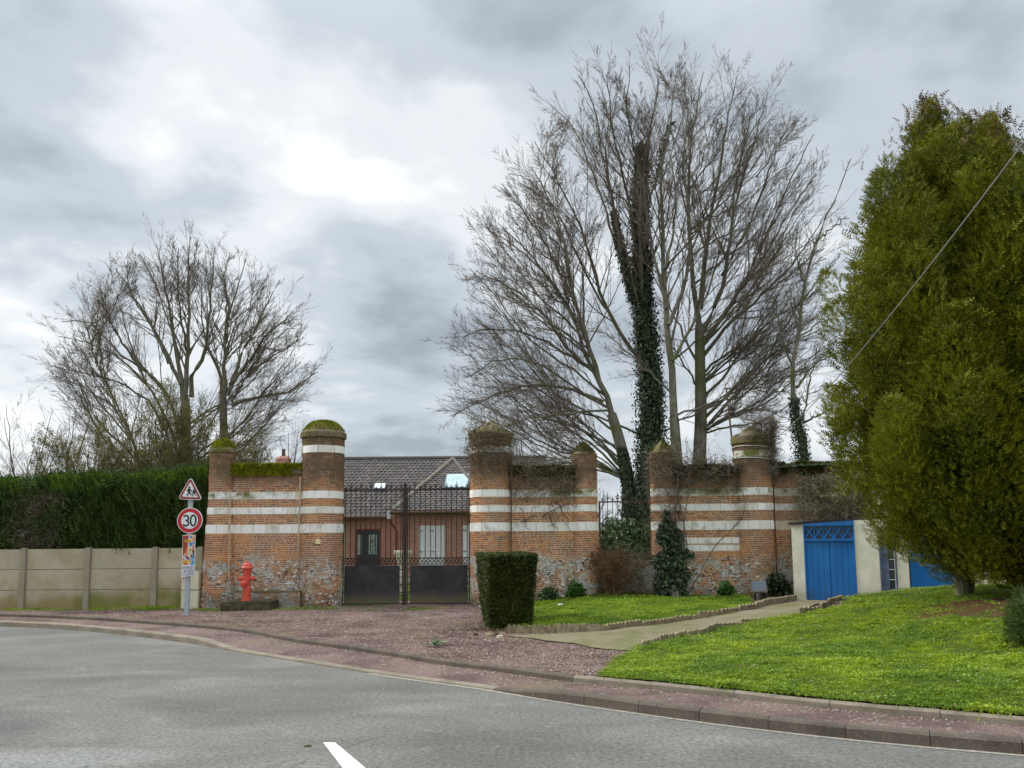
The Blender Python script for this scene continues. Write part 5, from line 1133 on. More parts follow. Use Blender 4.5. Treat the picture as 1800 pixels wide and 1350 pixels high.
def can(px, py, mat, name, label, cat, L_=.12, r=.033):
    p = GH(px, py); a = random.uniform(0, 3); d = np.array([math.cos(a), math.sin(a), 0])*L_/2; z = np.array([0, 0, r+.03])
    o = MB().tube([p-d+z, p-d*.9+z, p+d*.9+z, p+d+z], [r*.7, r, r, r*.7], 12).build(name, mat); tag(o, label, cat)
can(985, 1069, 'sign_white', 'drink_can', 'crushed white can lying on the flat lawn', 'can')
can(1745, 1058, 'sign_white', 'paper_cup', 'white paper scrap on the soil near the conifer', 'litter', .16, .02)
p = GH(765, 1135); pos = np.tile(p, (7, 1))+np.column_stack([rng.normal(size=(7, 2))*.05, np.full(7, .01)]); V, Fa = scatter(LEAF, pos, norm(np.column_stack([rng.normal(size=(7, 2)), np.full(7, .35)])), np.tile([0., 0, 1], (7, 1)), rng.uniform(.12, .2, 7))
tag(obj_np('fallen_leaves', V, Fa, 'laurel_leaf'), 'fresh green cut leaves lying on the red forecourt', 'leaves')
for i, (px, py, s_, lb_) in enumerate(((861, 1119, .09, 'mossy loose brick piece left of the hedge edging'), (871, 1116, .06, 'small loose stone against the box hedge foot'), (879, 1121, .07, 'yellowish loose stone before the hedge edging'), (836, 1116, .05, 'dark little stone on the gravel left of the hedge'), (795, 1108, .03, 'small dark stone in the middle of the forecourt'))):
    p = GH(px, py); o = MB().lathe([(.01, p[2]-.01), (s_, p[2]), (s_*.9, p[2]+s_*.5), (s_*.3, p[2]+s_*.65)], (p[0], p[1]), 7, .02, i).build('loose_stone', ['edging_concrete', 'dark_stone', 'pipe_cream', 'dark_stone', 'dark_stone'][i]); tag(o, lb_, 'stone')
p = G(541, 1311, .004); tag(MB().lathe([(.035, .004), (.03, .010), (.008, .012)], (p[0], p[1]), 12).build('road_stud', 'dark_stone'), 'small dark round stud set in the asphalt near the dash', 'stud')
# ================================================================ VEGETATION
def crown_from(limbs, per=(14, 7, 5), ratio=(.42, .42, .45), upb=(.05, .04, .02), wob=(.05, .07, .1), L2=None, k=(5, 3, 3), ang=((.35, .68), (.35, .75), (.35, .8)), out=.5, tips=True, t0=.18):
    """limbs: list of (pts (n,3), r0, r1). Returns dict of tube sets."""
    m = 16; P = []; Rr = []; Ln = []
    for pts, r0, r1 in limbs:
        p = polyres(smoothline(pts, 2), 1e9) if False else None
        Q = smoothline(pts, 2); d = np.concatenate([[0], np.cumsum(np.linalg.norm(np.diff(Q, axis=0), axis=1))]); t = np.linspace(0, d[-1], m)
        q = np.stack([np.interp(t, d, Q[:, c]) for c in range(3)], 1); q[1:-1] += rng.normal(size=(m-2, 3))*.025
        P.append(q); Rr.append(r0+(r1-r0)*np.linspace(0, 1, m)**.8); Ln.append(d[-1])
    P = np.array(P); Rr = np.array(Rr); Ln = np.array(Ln); sets = [(P, Rr, 8)]
    pP, pR, pL = P, Rr, Ln
    for lv in range(len(per)):
        n_ = per[lv]; s, d, l, r = spawn(pP, pR, pL, n_, t0 if lv == 0 else .12, .98, ang[lv], ratio[lv], .55 if lv else .42, out if lv == 0 else None)
        if lv == 0 and L2: l = np.minimum(l, L2*rng.uniform(.7, 1.2, len(l)))
        steps = (6, 3, 1)[lv] if len(per) == 3 else (6, 4, 2, 1)[lv]; q = walk(s, d, l, steps, wob[lv], upb[lv]); rr = r[:, None]*np.linspace(1, .28, steps+1)[None]; rr = np.maximum(rr, .0032)
        sets.append((q, rr, k[lv])); pP, pR, pL = q, rr, l
    return sets
def limbs_px(lines, Y, zoom=None, r=None, spread=2.5, seed=1, taper=.012):
    """lines: lists of picture points traced on the photo, placed in depth around Y"""
    rr = random.Random(seed); out = []
    for ln in lines:
        pts, r0 = ln; dy = rr.uniform(-spread, spread); n = len(pts); o = []
        for i, (x, y) in enumerate(pts):
            X, Z = (x, y) if zoom is None else (zoom[0]+x/zoom[2], zoom[1]+y/zoom[2])
            o.append(D(X, Z, Y+dy*(i/(n-1))**1.2))
        out.append((np.array(o), r0, taper))
    return out
def fan_limbs(trunks, env, cen, n, Y, sp, seed, r0=.034, rise=(.4, 1.15), kmin=.80):
    """extra limbs from traced trunks out to the outline of the crown; trunks: lists of world polylines"""
    g = np.random.default_rng(seed); E = np.array(env, float); cc = np.array(cen, float); out = [[] for _ in trunks]; T_ = [polyres(smoothline(t, 2), .25) for t in trunks]
    seg = np.linalg.norm(np.diff(E, axis=0), axis=1); cs = np.concatenate([[0], np.cumsum(seg)])
    for i in range(n):
        u = (i+g.uniform(.1, .9))/n*cs[-1]; e = np.array([np.interp(u, cs, E[:, 0]), np.interp(u, cs, E[:, 1])]); k = g.uniform(kmin, .99); dy = g.normal()*sp; px = cc+(e-cc)*k
        tip = D(px[0], px[1], Y+dy); best = None
        for ti, t in enumerate(T_):
            hd_ = np.hypot(t[:, 0]-tip[0], t[:, 1]-tip[1]); zz = tip[2]-t[:, 2]; cost = np.abs(zz-hd_*g.uniform(*rise)-1.2)+.35*hd_+(9 if t[0, 2] < 0 else 0); j = int(np.argmin(cost)); 
            if best is None or cost[j] < best[0]: best = (cost[j], ti, j)
        s0 = T_[best[1]][best[2]]; d = tip-s0; L_ = np.linalg.norm(d); side = np.array([d[0], d[1], 0]); mid = s0+d*.45+np.array([0, 0, -.05*L_])+side*.06+g.normal(size=3)*.05*L_*.4
        q1 = s0+(mid-s0)*.5+np.array([0, 0, .02*L_]); out[best[1]].append((np.array([s0, q1, mid, mid+(tip-mid)*.55+np.array([0, 0, .03*L_]), tip]), r0*min(1.3, L_/5), .009))
    return out
def make_tree(name, label, cat, sets, trunks, mat='bark', group=None, ivy=None):
    base = trunks[0][0][0]; root = empty(name, base, label, cat, group)
    parts = []
    for pts, r0, r1 in trunks:
        Q = smoothline(pts, 2); n = len(Q); rr = r0+(r1-r0)*np.linspace(0, 1, n); V, Fq = tubes(Q[None], rr[None], 12); parts.append((V, Fq))
    V, Fs = merge(parts); tr = obj_np('trunk', V, Fs, mat, root, smooth=True)
    V, Fq = tubes(*sets[0][:2], 8); obj_np('limbs', V, Fq, mat, tr, smooth=True)['kind'] = 'stuff'
    V, Fs = merge([tubes(P, Rr, k) if P.shape[1] > 2 else spikes(P, Rr*1.25) for P, Rr, k in sets[1:]]); obj_np('crown', V, Fs, 'twig', root, kind='stuff')
    return root, tr
# --- big bare trees behind the right walls (traced on an enlargement of the photo)
ZM = (760, 80, 1.731)
def T(lst): return [([p for p in a], r) for a, r in lst]
YT = 26.5
grp = 'big bare trees behind the gateway'
t1 = limbs_px(T([([(545, 1120), (500, 1000), (470, 900), (430, 760), (400, 600), (360, 480), (330, 420), (300, 370)], .10), ([(520, 1085), (380, 1030), (250, 1040), (130, 1090), (60, 1130)], .07), ([(505, 1010), (390, 900), (330, 800), (250, 740), (140, 690)], .07), ([(515, 1040), (470, 960), (440, 850), (380, 740), (300, 640), (200, 540)], .08), ([(500, 1000), (400, 930), (280, 870), (150, 860), (90, 890)], .06), ([(530, 1100), (440, 1050), (330, 960), (200, 950), (100, 1010)], .05), ([(540, 1110), (430, 1120), (300, 1130), (180, 1170)], .04), ([(470, 900), (420, 800), (330, 680), (240, 600), (170, 560)], .05), ([(440, 790), (390, 690), (330, 580), (260, 480), (210, 420)], .05)]), YT-.5, ZM, seed=3)
t2 = limbs_px(T([([(668, 1050), (650, 900), (640, 780), (635, 650), (630, 500), (640, 380), (670, 240), (690, 90)], .13), ([(620, 780), (580, 650), (550, 500), (530, 350), (500, 200), (445, 90)], .08), ([(640, 960), (550, 850), (500, 720), (470, 600), (420, 480), (350, 360), (310, 290)], .08), ([(650, 700), (600, 500), (570, 350), (540, 200), (530, 90)], .07), ([(640, 640), (655, 480), (620, 330), (590, 200), (600, 70)], .06), ([(560, 850), (500, 760), (440, 640), (380, 500), (290, 400), (230, 390)], .05), ([(560, 620), (520, 480), (470, 330), (420, 230), (360, 180)], .05), ([(640, 560), (680, 400), (720, 260), (745, 60)], .05)]), YT+.6, ZM, seed=4)
t3 = limbs_px(T([([(735, 1130), (730, 1000), (715, 850), (705, 700), (700, 550), (690, 400), (720, 250), (740, 110)], .13), ([(712, 800), (670, 620), (650, 500), (640, 400), (655, 280)], .06), ([(720, 850), (780, 700), (790, 560), (770, 420), (760, 300), (790, 150)], .07), ([(730, 960), (800, 830), (850, 720), (880, 600), (900, 500)], .06), ([(705, 680), (740, 560), (740, 430), (720, 320)], .05), ([(735, 1060), (640, 980), (560, 900), (500, 860)], .04)]), YT-1.2, ZM, seed=5)
t4 = limbs_px(T([([(812, 850), (780, 650), (775, 500), (780, 350), (800, 200), (825, 80)], .10), ([(815, 800), (830, 640), (850, 500), (880, 350), (900, 200), (935, 65)], .10), ([(815, 880), (870, 780), (900, 640), (920, 480), (980, 300), (1020, 140)], .09), ([(825, 900), (900, 800), (970, 690), (1040, 520), (1100, 380), (1160, 270)], .09), ([(822, 1080), (900, 990), (990, 870), (1080, 800), (1150, 780)], .06), ([(822, 1140), (960, 1000), (1060, 920), (1150, 880), (1200, 850)], .06), ([(820, 950), (900, 850), (1000, 760), (1120, 640), (1190, 520)], .07), ([(815, 980), (750, 850), (690, 740), (640, 640)], .05), ([(880, 700), (960, 560), (1010, 420), (1060, 300), (1110, 230)], .05), ([(815, 1120), (900, 1060), (1010, 1030), (1090, 1060)], .04), ([(900, 520), (930, 400), (950, 280), (990, 180)], .05), ([(1000, 760), (1090, 700), (1150, 640), (1190, 620)], .04), ([(818, 1180), (900, 1120), (1000, 1100), (1090, 1140)], .04), ([(816, 1000), (900, 930), (1000, 900), (1110, 940)], .05), ([(817, 1060), (760, 950), (690, 880), (620, 850)], .04), ([(985, 400), (1050, 310), (1090, 220)], .03), ([(900, 800), (1010, 640), (1090, 500), (1160, 400)], .05)]), YT+.2, ZM, seed=6)
ENV_R = [(800, 760), (775, 705), (790, 610), (793, 545), (822, 440), (850, 380), (885, 310), (935, 250), (962, 185), (1020, 132), (1110, 112), (1190, 100), (1290, 128), (1350, 168), (1400, 232), (1440, 305), (1462, 400), (1470, 500), (1468, 600), (1450, 690)]
trk = [t1[0][0], t2[0][0], t3[0][0], np.concatenate([np.array([D(760+x/1.731, 80+y/1.731, YT+.2) for x, y in ((815, 1180), (815, 1000), (813, 900))]), t4[0][0]])]
trk[0] = np.concatenate([np.array([D(760+x/1.731, 80+y/1.731, YT-.5) for x, y in ((595, 1320), (575, 1220))]), trk[0]]); trk[1] = np.concatenate([np.array([D(760+x/1.731, 80+y/1.731, YT+.6) for x, y in ((665, 1200),)]), trk[1]])
FL = fan_limbs(trk, ENV_R, (1140, 640), 56, YT, 1.6, 21); FL2 = fan_limbs(trk, ENV_R, (1140, 600), 30, YT, 1.2, 22, kmin=.5)
for k_f, tt in enumerate((t1, t2, t3, t4)): tt += FL[k_f]+FL2[k_f]
make_tree('bare_tree', 'leaning bare tree with ivy at its foot spreading left above the narrow gate', 'tree', crown_from(t1, (18, 10, 7), (.40, .40, .42), L2=3.3), [(np.array([D(760+x/1.731, 80+y/1.731, YT-.5) for x, y in ((612, 1640), (600, 1340), (575, 1220), (545, 1120))]), .24, .15)], group=grp)
r2, tr2 = make_tree('bare_tree', 'tall bare tree with its straight trunk thickly wrapped in dark ivy', 'tree', crown_from(t2, (18, 10, 7), (.40, .40, .42), L2=3.1), [(np.array([D(760+x/1.731, 80+y/1.731, YT+.6) for x, y in ((655, 1640), (660, 1340), (665, 1200), (668, 1050))]), .32, .24)], group=grp)
make_tree('bare_tree', 'bare grey tree rising right behind the ivy wrapped trunk', 'tree', crown_from(t3, (18, 10, 7), (.40, .40, .42), L2=3.1), [(np.array([D(760+x/1.731, 80+y/1.731, YT-1.2) for x, y in ((760, 1640), (750, 1340), (745, 1260), (735, 1130))]), .21, .145)], group=grp)
make_tree('bare_tree', 'stout bare tree forking above the right brick wall beside the mast', 'tree', crown_from(t4, (18, 10, 7), (.40, .40, .42), L2=3.3), [(np.array([D(760+x/1.731, 80+y/1.731, YT+.2) for x, y in ((812, 1640), (812, 1265), (818, 1130), (815, 1000), (813, 850))]), .25, .15)], group=grp)
# ivy on trunks
def ivy_on(root, pts, r, n, thick=.25, size=(.05, .09), mat='ivy_leaf', name='ivy'):
    Q = smoothline(np.array(pts), 2); d = np.concatenate([[0], np.cumsum(np.linalg.norm(np.diff(Q, axis=0), axis=1))]); t = rng.uniform(0, 1, n)**1.15*d[-1]
    c = np.stack([np.interp(t, d, Q[:, k]) for k in range(3)], 1); a = rng.uniform(0, 2*math.pi, n); f = t/d[-1]
    lump = np.array([1+.9*mnoise.noise((q[2]*1.3, math.cos(b)*1.1, math.sin(b)*1.1)) for q, b in zip(c, a)]); rad = r*(1-.6*f)+np.abs(rng.normal(size=n))*thick*(1-.6*f)*lump
    o = np.column_stack([np.cos(a), np.sin(a), np.zeros(n)]); P = c+o*rad[:, None]
    V, Fa = scatter(IVY, P, norm(np.column_stack([o[:, 0]*.4, o[:, 1]*.4, -np.ones(n)])+rng.normal(size=(n, 3))*.5), o+rng.normal(size=(n, 3))*.5, rng.uniform(*size, n)); return obj_np(name, V, Fa, mat, root, kind='stuff')
zp = lambda x, y, Y: D(760+x/1.731, 80+y/1.731, Y)
ivy_on(r2, [zp(655, 1560, YT+.5), zp(665, 1250, YT+.5), zp(668, 1050, YT+.5), zp(650, 900, YT+.5), zp(640, 780, YT+.5), zp(635, 600, YT+.5), zp(632, 420, YT+.5), zp(640, 300, YT+.5)], .36, 24000, .17)
ivy_on(r2, [zp(620, 780, YT+.4), zp(580, 650, YT+.4), zp(550, 500, YT+.4)], .10, 3600, .10); ivy_on(r2, [zp(680, 420, YT+.4), zp(700, 300, YT+.4), zp(730, 230, YT+.4)], .06, 500, .12)
ivy_on(bpy.data.objects['bare_tree'], [zp(605, 1500, YT-.6), zp(600, 1340, YT-.6), zp(575, 1220, YT-.6)], .24, 2600, .08); 
# laurel thicket behind the narrow gate
def blob_leaves(name, root, c, rad, n, mat, size, core=None, tmpl=LEAF, up_=.3, sk=.25):
    d = rdir(n); k = np.array([1+.35*mnoise.noise(tuple(v*2.3+np.array(c))) for v in d]); P = np.array(c)+d*np.array(rad)*(k*rng.uniform(1-sk, 1.05, n))[:, None]
    V, Fa = scatter(tmpl, P, norm(d*.6+rng.normal(size=(n, 3))*.7+np.array([0, 0, up_])), d+rng.normal(size=(n, 3))*.5, rng.uniform(*size, n)); o = obj_np(name, V, Fa, mat, root, kind='stuff')
    if core:
        vs = _v*np.array(rad)*.8+np.array(c); obj_np('inner_core', vs, ICO[1], core, root)
    return o
c = D(1105, 960, 23.5); bt = empty('laurel_bush', (c[0], 23.5, .2), 'large glossy evergreen bush seen through the narrow gate', 'bush'); blob_leaves('foliage', bt, (float(c[0]), 23.5, 1.2), (1.05, .8, 1.05), 9000, 'laurel_leaf', (.07, .13), 'leaf_core')
ivy_on(r2, [D(1150, 1010, 24.5), D(1148, 900, 25), D(1145, 780, 25.6)], .3, 6000, .2)
V, Fq = tubes(smoothline(np.array([zp(655, 1560, YT+.6), zp(665, 1250, YT+.6), zp(668, 1050, YT+.6), zp(650, 900, YT+.6), zp(640, 780, YT+.6), zp(635, 600, YT+.6)]), 2)[None], np.linspace(.38, .16, len(smoothline(np.zeros((6, 3)), 2)))[None], 12); obj_np('ivy_mass', V, Fq, 'leaf_core', r2, smooth=True)
# --- thin pollard tree on the right with ivy foot
t5 = limbs_px(T([([(1098, 1060), (1095, 980), (1110, 900), (1130, 740), (1160, 600), (1220, 480), (1272, 345)], .075), ([(1108, 1040), (1170, 960), (1235, 935)], .045), ([(1098, 985), (1060, 880), (1045, 770)], .04), ([(1128, 1140), (1150, 1020), (1172, 915)], .04), ([(1128, 1145), (1210, 1112)], .04), ([(1125, 780), (1180, 700), (1240, 640)], .03), ([(1160, 600), (1210, 560), (1260, 520)], .03), ([(1135, 720), (1100, 640), (1110, 560)], .025), ([(1110, 900), (1160, 850), (1220, 830)], .03)]), 24.5, ZM, seed=9, spread=.8)
r5, _ = make_tree('slim_tree', 'slim crooked bare tree with ivy foot between the pillar and the conifer', 'tree', crown_from(t5, (13, 5, 4), (.28, .42, .42), L2=1.3), [(np.array([zp(1150, 1560, 24.5), zp(1135, 1250, 24.5), zp(1112, 1150, 24.5), zp(1098, 1060, 24.5)]), .14, .085)])
ivy_on(r5, [zp(1140, 1450, 24.4), zp(1130, 1240, 24.4), zp(1108, 1150, 24.4), zp(1098, 1070, 24.4)], .16, 4200, .14, (.04, .07))
q = [zp(1158, 1035, 24.2), zp(1172, 950, 24.2), zp(1166, 925, 24.2), zp(1163, 912, 24.2), zp(1170, 905, 24.2), zp(1179, 912, 24.2), zp(1176, 930, 24.2)]
# --- left bare tree (traced)
ZL = (0, 380, 2.7)
t6 = limbs_px(T([([(880, 900), (885, 760), (895, 650), (895, 500), (890, 330), (905, 100)], .12), ([(870, 880), (850, 700), (820, 560), (800, 420), (770, 250), (740, 130)], .11), ([(860, 800), (780, 620), (700, 480), (630, 370), (550, 250)], .09), ([(868, 1180), (850, 1000), (790, 830), (700, 740), (610, 690), (520, 600), (400, 480), (290, 500)], .09), ([(862, 1220), (820, 1020), (720, 820), (600, 690), (450, 610), (280, 570)], .08), ([(850, 1250), (790, 1020), (690, 850), (560, 790), (400, 740), (240, 710)], .07), ([(910, 860), (910, 750), (985, 640), (985, 520), (1000, 330), (1020, 150)], .10), ([(1055, 850), (1050, 750), (985, 620), (950, 480), (960, 300)], .08), ([(1060, 850), (1065, 650), (1075, 480), (1130, 340), (1165, 200)], .10), ([(1080, 850), (1130, 680), (1200, 560), (1260, 420), (1330, 300)], .09), ([(1100, 880), (1180, 740), (1300, 660), (1420, 590)], .08), ([(1100, 900), (1220, 850), (1350, 850), (1430, 790), (1510, 740)], .08), ([(1090, 800), (1200, 660), (1290, 540), (1390, 450)], .08), ([(800, 700), (740, 560), (660, 440), (600, 330), (620, 220)], .06), ([(700, 740), (600, 640), (520, 500), (480, 360)], .06), ([(1075, 560), (1080, 420), (1060, 280), (1090, 170)], .06), ([(700, 1350), (640, 1080), (560, 900), (460, 720), (420, 560), (390, 450)], .06), ([(700, 1350), (650, 1100), (570, 930), (480, 860), (340, 780), (250, 760)], .06), ([(885, 640), (860, 480), (840, 330), (850, 150)], .05), ([(1180, 740), (1240, 650), (1330, 560), (1400, 520)], .05)]), 31, ZL, seed=12, spread=3.)
ENV_L = [(100, 700), (88, 645), (100, 580), (160, 520), (190, 470), (232, 440), (300, 430), (335, 412), (400, 450), (450, 480), (495, 505), (522, 560), (547, 640), (562, 700)]
FLL = fan_limbs([t6[0][0], t6[8][0], t6[4][0], t6[16][0]], ENV_L, (330, 720), 52, 31, 1.4, 31, r0=.04); t6 += sum(FLL, [])
zl2 = lambda x, y, Y: D(x/2.7, 380+y/2.7, Y)
r6, _ = make_tree('bare_tree', 'broad bare tree fanning out above the long hedge on the left', 'tree', crown_from(t6, (16, 9, 6), (.42, .40, .42), L2=2.9), [(np.array([zl2(880, 1700, 31), zl2(880, 1200, 31), zl2(880, 870, 31)]), .3, .15), (np.array([zl2(1060, 1700, 31), zl2(1065, 1200, 31), zl2(1058, 830, 31)]), .22, .12), (np.array([zl2(720, 1700, 31), zl2(715, 1500, 31), zl2(700, 1340, 31)]), .15, .10)])
# --- automatic small trees / shrubs
def auto_shrub(name, label, cat, c, h, wd, nst, per, leaf=None, nleaf=0, lsz=(.02, .05), mat='bush_stem', r0=.05, group=None, ratio=(.4, .45, .45), up_=.06, arch=0.):
    root = empty(name, c, label, cat, group); c = np.array(c, float); limbs = []
    for i in range(nst):
        a = rng.uniform(0, 2*math.pi); f = rng.uniform(.15, 1)**.6; tip = c+np.array([math.cos(a)*wd*f, math.sin(a)*wd*f*.7, h*(1-.42*f**2)*rng.uniform(.85, 1.05)]); mid = c+(tip-c)*.5+np.array([-math.cos(a)*wd*.12*f, 0, h*(.1+arch)])
        limbs.append((np.array([c+np.array([math.cos(a)*.15, math.sin(a)*.15, 0]), c+(mid-c)*.5+rng.normal(size=3)*.06, mid, tip]), r0, .008))
    S_ = crown_from(limbs, per, ratio, upb=(up_, up_, up_), k=(4, 3, 3), out=.5)
    V, Fs = merge([tubes(P, Rr, k) if P.shape[1] > 2 else spikes(P, Rr*1.25) for P, Rr, k in S_]); obj_np('branches', V, Fs, mat, root, kind='stuff')
    if leaf:
        tip = S_[-1][0][:, -1]; mid = S_[-1][0][:, 1]; pool = np.concatenate([tip, mid]); P = pool[rng.integers(0, len(pool), nleaf)]+rng.normal(size=(nleaf, 3))*.03
        V, Fa = scatter(LEAF, P, rdir(nleaf)+np.array([0, 0, .4]), rdir(nleaf), rng.uniform(*lsz, nleaf)); obj_np('leaves', V, Fa, leaf, root, kind='stuff')
    return root
gb = 'olive shrubs behind the long hedge'
for px, Y, h, wd, lb in ((150, 26.5, 6.0, 2.1, 'olive budded shrub at the left of the thicket behind the hedge'), (255, 27.5, 7.0, 2.3, 'tall olive budded shrub in the middle of the thicket behind the hedge'), (345, 26.6, 6.9, 2.0, 'dense olive shrub right under the broad bare tree'), (430, 28, 5.8, 1.7, 'sparser olive shrub rising behind the small mossy pillar')):
    auto_shrub('olive_shrub', lb, 'shrub', D(px, 1010, Y)*np.array([1, 1, 0])+np.array([0, 0, .15]), h, wd, 26, (14, 8, 6), 'bush_leaf', 34000 if px < 400 else 11000, (.022, .05), group=gb)
for px, Y, h, wd, lb, n in ((30, 32, 7.4, 2.4, 'small bare tree at the far left edge above the hedge', 12), (100, 34, 8.0, 2.2, 'pale bare tree behind the left end of the shrubs', 11), (495, 33, 6.8, 2.3, 'small bare tree left of the tall mossy pillar', 11), (925, 30, 7.0, 1.9, 'small bare tree right behind the creeper covered pillar', 9), (1020, 27, 3.8, 1.8, 'low tangled bare shrub behind the wall with creeper', 8), (1255, 27, 4.5, 2., 'low bare shrub behind the right wall under the mast', 8)):
    auto_shrub('small_bare_tree', lb, 'tree', D(px, 1010, Y)*np.array([1, 1, 0])+np.array([0, 0, .15]), h, wd, n, (9, 6, 4), mat='twig', r0=.06)
# --- long hedge on the left
def sprig(seed, k=7):
    g = np.random.default_rng(seed); P = np.column_stack([g.normal(size=(k, 2))*.22, g.uniform(-.2, .35, k)]); return scatter(FROND_T, P, norm(g.normal(size=(k, 3))*.28+np.array([0, 0, 1.])), norm(g.normal(size=(k, 3))+np.array([0, .8, 0])), g.uniform(.6, 1.05, k))
SPRIGS = [sprig(i) for i in range(4)]
YH = 21.15; hx0, hx1 = -17.0, float(D(372, 900, 21.2)[0])
def htop(x): return zat(300, 840, 21.4)-.02+.20*sst(x, -8.2, -7.3)+.16*sst(x, -13.5, -8)-.12+.05*math.sin(x*2.1)+.04*math.sin(x*5.3+1)
hd = empty('long_hedge', ((hx0+hx1)/2, YH, 1.3), 'long green conifer hedge growing behind the grey panel fence', 'hedge')
zlow = 1.45
mb = MB()
xs_ = np.linspace(hx0, hx1, 40)
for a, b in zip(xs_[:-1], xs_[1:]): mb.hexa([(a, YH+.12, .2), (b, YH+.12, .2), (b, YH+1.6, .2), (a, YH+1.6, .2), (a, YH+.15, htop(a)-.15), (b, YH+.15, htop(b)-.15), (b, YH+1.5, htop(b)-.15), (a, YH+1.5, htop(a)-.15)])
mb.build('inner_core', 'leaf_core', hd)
n = 9000; x = rng.uniform(-13.5, hx1+.05, n); u = rng.uniform(0, 1, n); zt_h = np.array([htop(a) for a in x]); z = zlow+(zt_h-zlow)*u
bul = np.array([mnoise.noise((a*2.2, b*1.2, 3))+.6*mnoise.noise((a*6, b*3, 1)) for a, b in zip(x, z)]); y = YH-.08-.22*bul+rng.uniform(0, .14, n)+.12*np.clip(u-.85, 0, 1)*4
P = np.column_stack([x, y, z]); A = np.column_stack([rng.normal(size=n)*.25, -.35+rng.normal(size=n)*.25, .9+rng.normal(size=n)*.2])
gn_scatter('foliage', SPRIGS, P, A, np.column_stack([rng.normal(size=n)*.5, -np.ones(n), rng.normal(size=n)*.3]), rng.uniform(.16, .32, n), 'hedge_leaf', hd)
n = 9000; x = rng.uniform(-13.5, hx1+.05, n); y = rng.uniform(YH-.1, YH+1.4, n); zt_h = np.array([htop(a) for a in x])+.06*patchy(np.column_stack([x, y]), 2.); edge = rng.uniform(size=n) < .45
y[edge] = YH-.12+rng.uniform(0, .1, edge.sum()); zt_h[edge] -= rng.uniform(0, .35, edge.sum())**1.2
V, Fa = scatter(FROND_T, np.column_stack([x, y, zt_h-.12]), np.column_stack([rng.normal(size=n)*.2, rng.normal(size=n)*.2-.15, np.ones(n)]), np.column_stack([rng.normal(size=n)*.5, -np.ones(n), rng.normal(size=n)*.3]), rng.uniform(.14, .28, n)); obj_np('top_growth', V, Fa, 'hedge_top_leaf', hd, kind='stuff')
n = 1200; P = np.column_stack([rng.normal(-12.0, .35, n), np.full(n, YH-.25)+rng.uniform(-.05, .1, n), rng.uniform(1.7, 3.0, n)]); V, Fq = tubes(walk(P, norm(rng.normal(size=(n, 3))+np.array([0, 0, -.4])), rng.uniform(.1, .35, n), 3, .25, 0), np.full((n, 4), .004)); obj_np('dry_twigs', V, Fq, 'creeper_stem', hd, kind='stuff')
# --- clipped box hedge block
fl = GH(860, 1106); fr_ = GH(934, 1103); bl_ = GH(851, 1090)
zt_b = zat(900, 976, float(fl[1])); tl, tr_, tbl = D(858, 976, fl[1]), D(945, 974, fr_[1]), D(835, 973, float(bl_[1])+.0)
zb_b = float(fl[2])
b4 = fr_+(bl_-fl); t4_ = tr_+(tbl-tl)
bx = empty('box_hedge', fl, 'clipped dark block of hedge between the forecourt and the lawn', 'hedge')
c8 = [fl, fr_, b4, bl_, tl, tr_, t4_, tbl]; ctr = sum(c8)/8
c8 = [np.array([p[0], p[1], zb_b if i < 4 else zt_b]) for i, p in enumerate(c8)]
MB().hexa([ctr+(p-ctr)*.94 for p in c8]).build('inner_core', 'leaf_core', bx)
def face_leaves(a, b, c, d, n, s, out):
    u, v = rng.uniform(size=(2, n)); P = a[None]*((1-u)*(1-v))[:, None]+b[None]*(u*(1-v))[:, None]+c[None]*(u*v)[:, None]+d[None]*((1-u)*v)[:, None]
    nn = np.cross(b-a, d-a); nn /= np.linalg.norm(nn); nn = nn if nn@(a-ctr) > 0 else -nn
    w_ = np.array([mnoise.noise(tuple(p*3.2)) for p in P])*.06; P = P+nn*(w_+rng.uniform(-.04, .012, n))[:, None]
    return scatter(LEAF, P, norm(nn+rng.normal(size=(n, 3))*.75), rdir(n), rng.uniform(s*.6, s*1.3, n))
q = c8; fs = [(0, 1, 5, 4, 15000), (3, 0, 4, 7, 8000), (4, 5, 6, 7, 9000), (1, 2, 6, 5, 5000), (2, 3, 7, 6, 5000)]
V, Fs = merge([face_leaves(q[a], q[b], q[c], q[d], n_, .032, 0) for a, b, c, d, n_ in fs]); obj_np('foliage', V, Fs, 'box_leaf', bx, kind='stuff')
o = MB().tube([ctr*np.array([1, 1, 0])+np.array([0, 0, .1]), ctr], .05, 8).build('trunk', 'bark', bx)
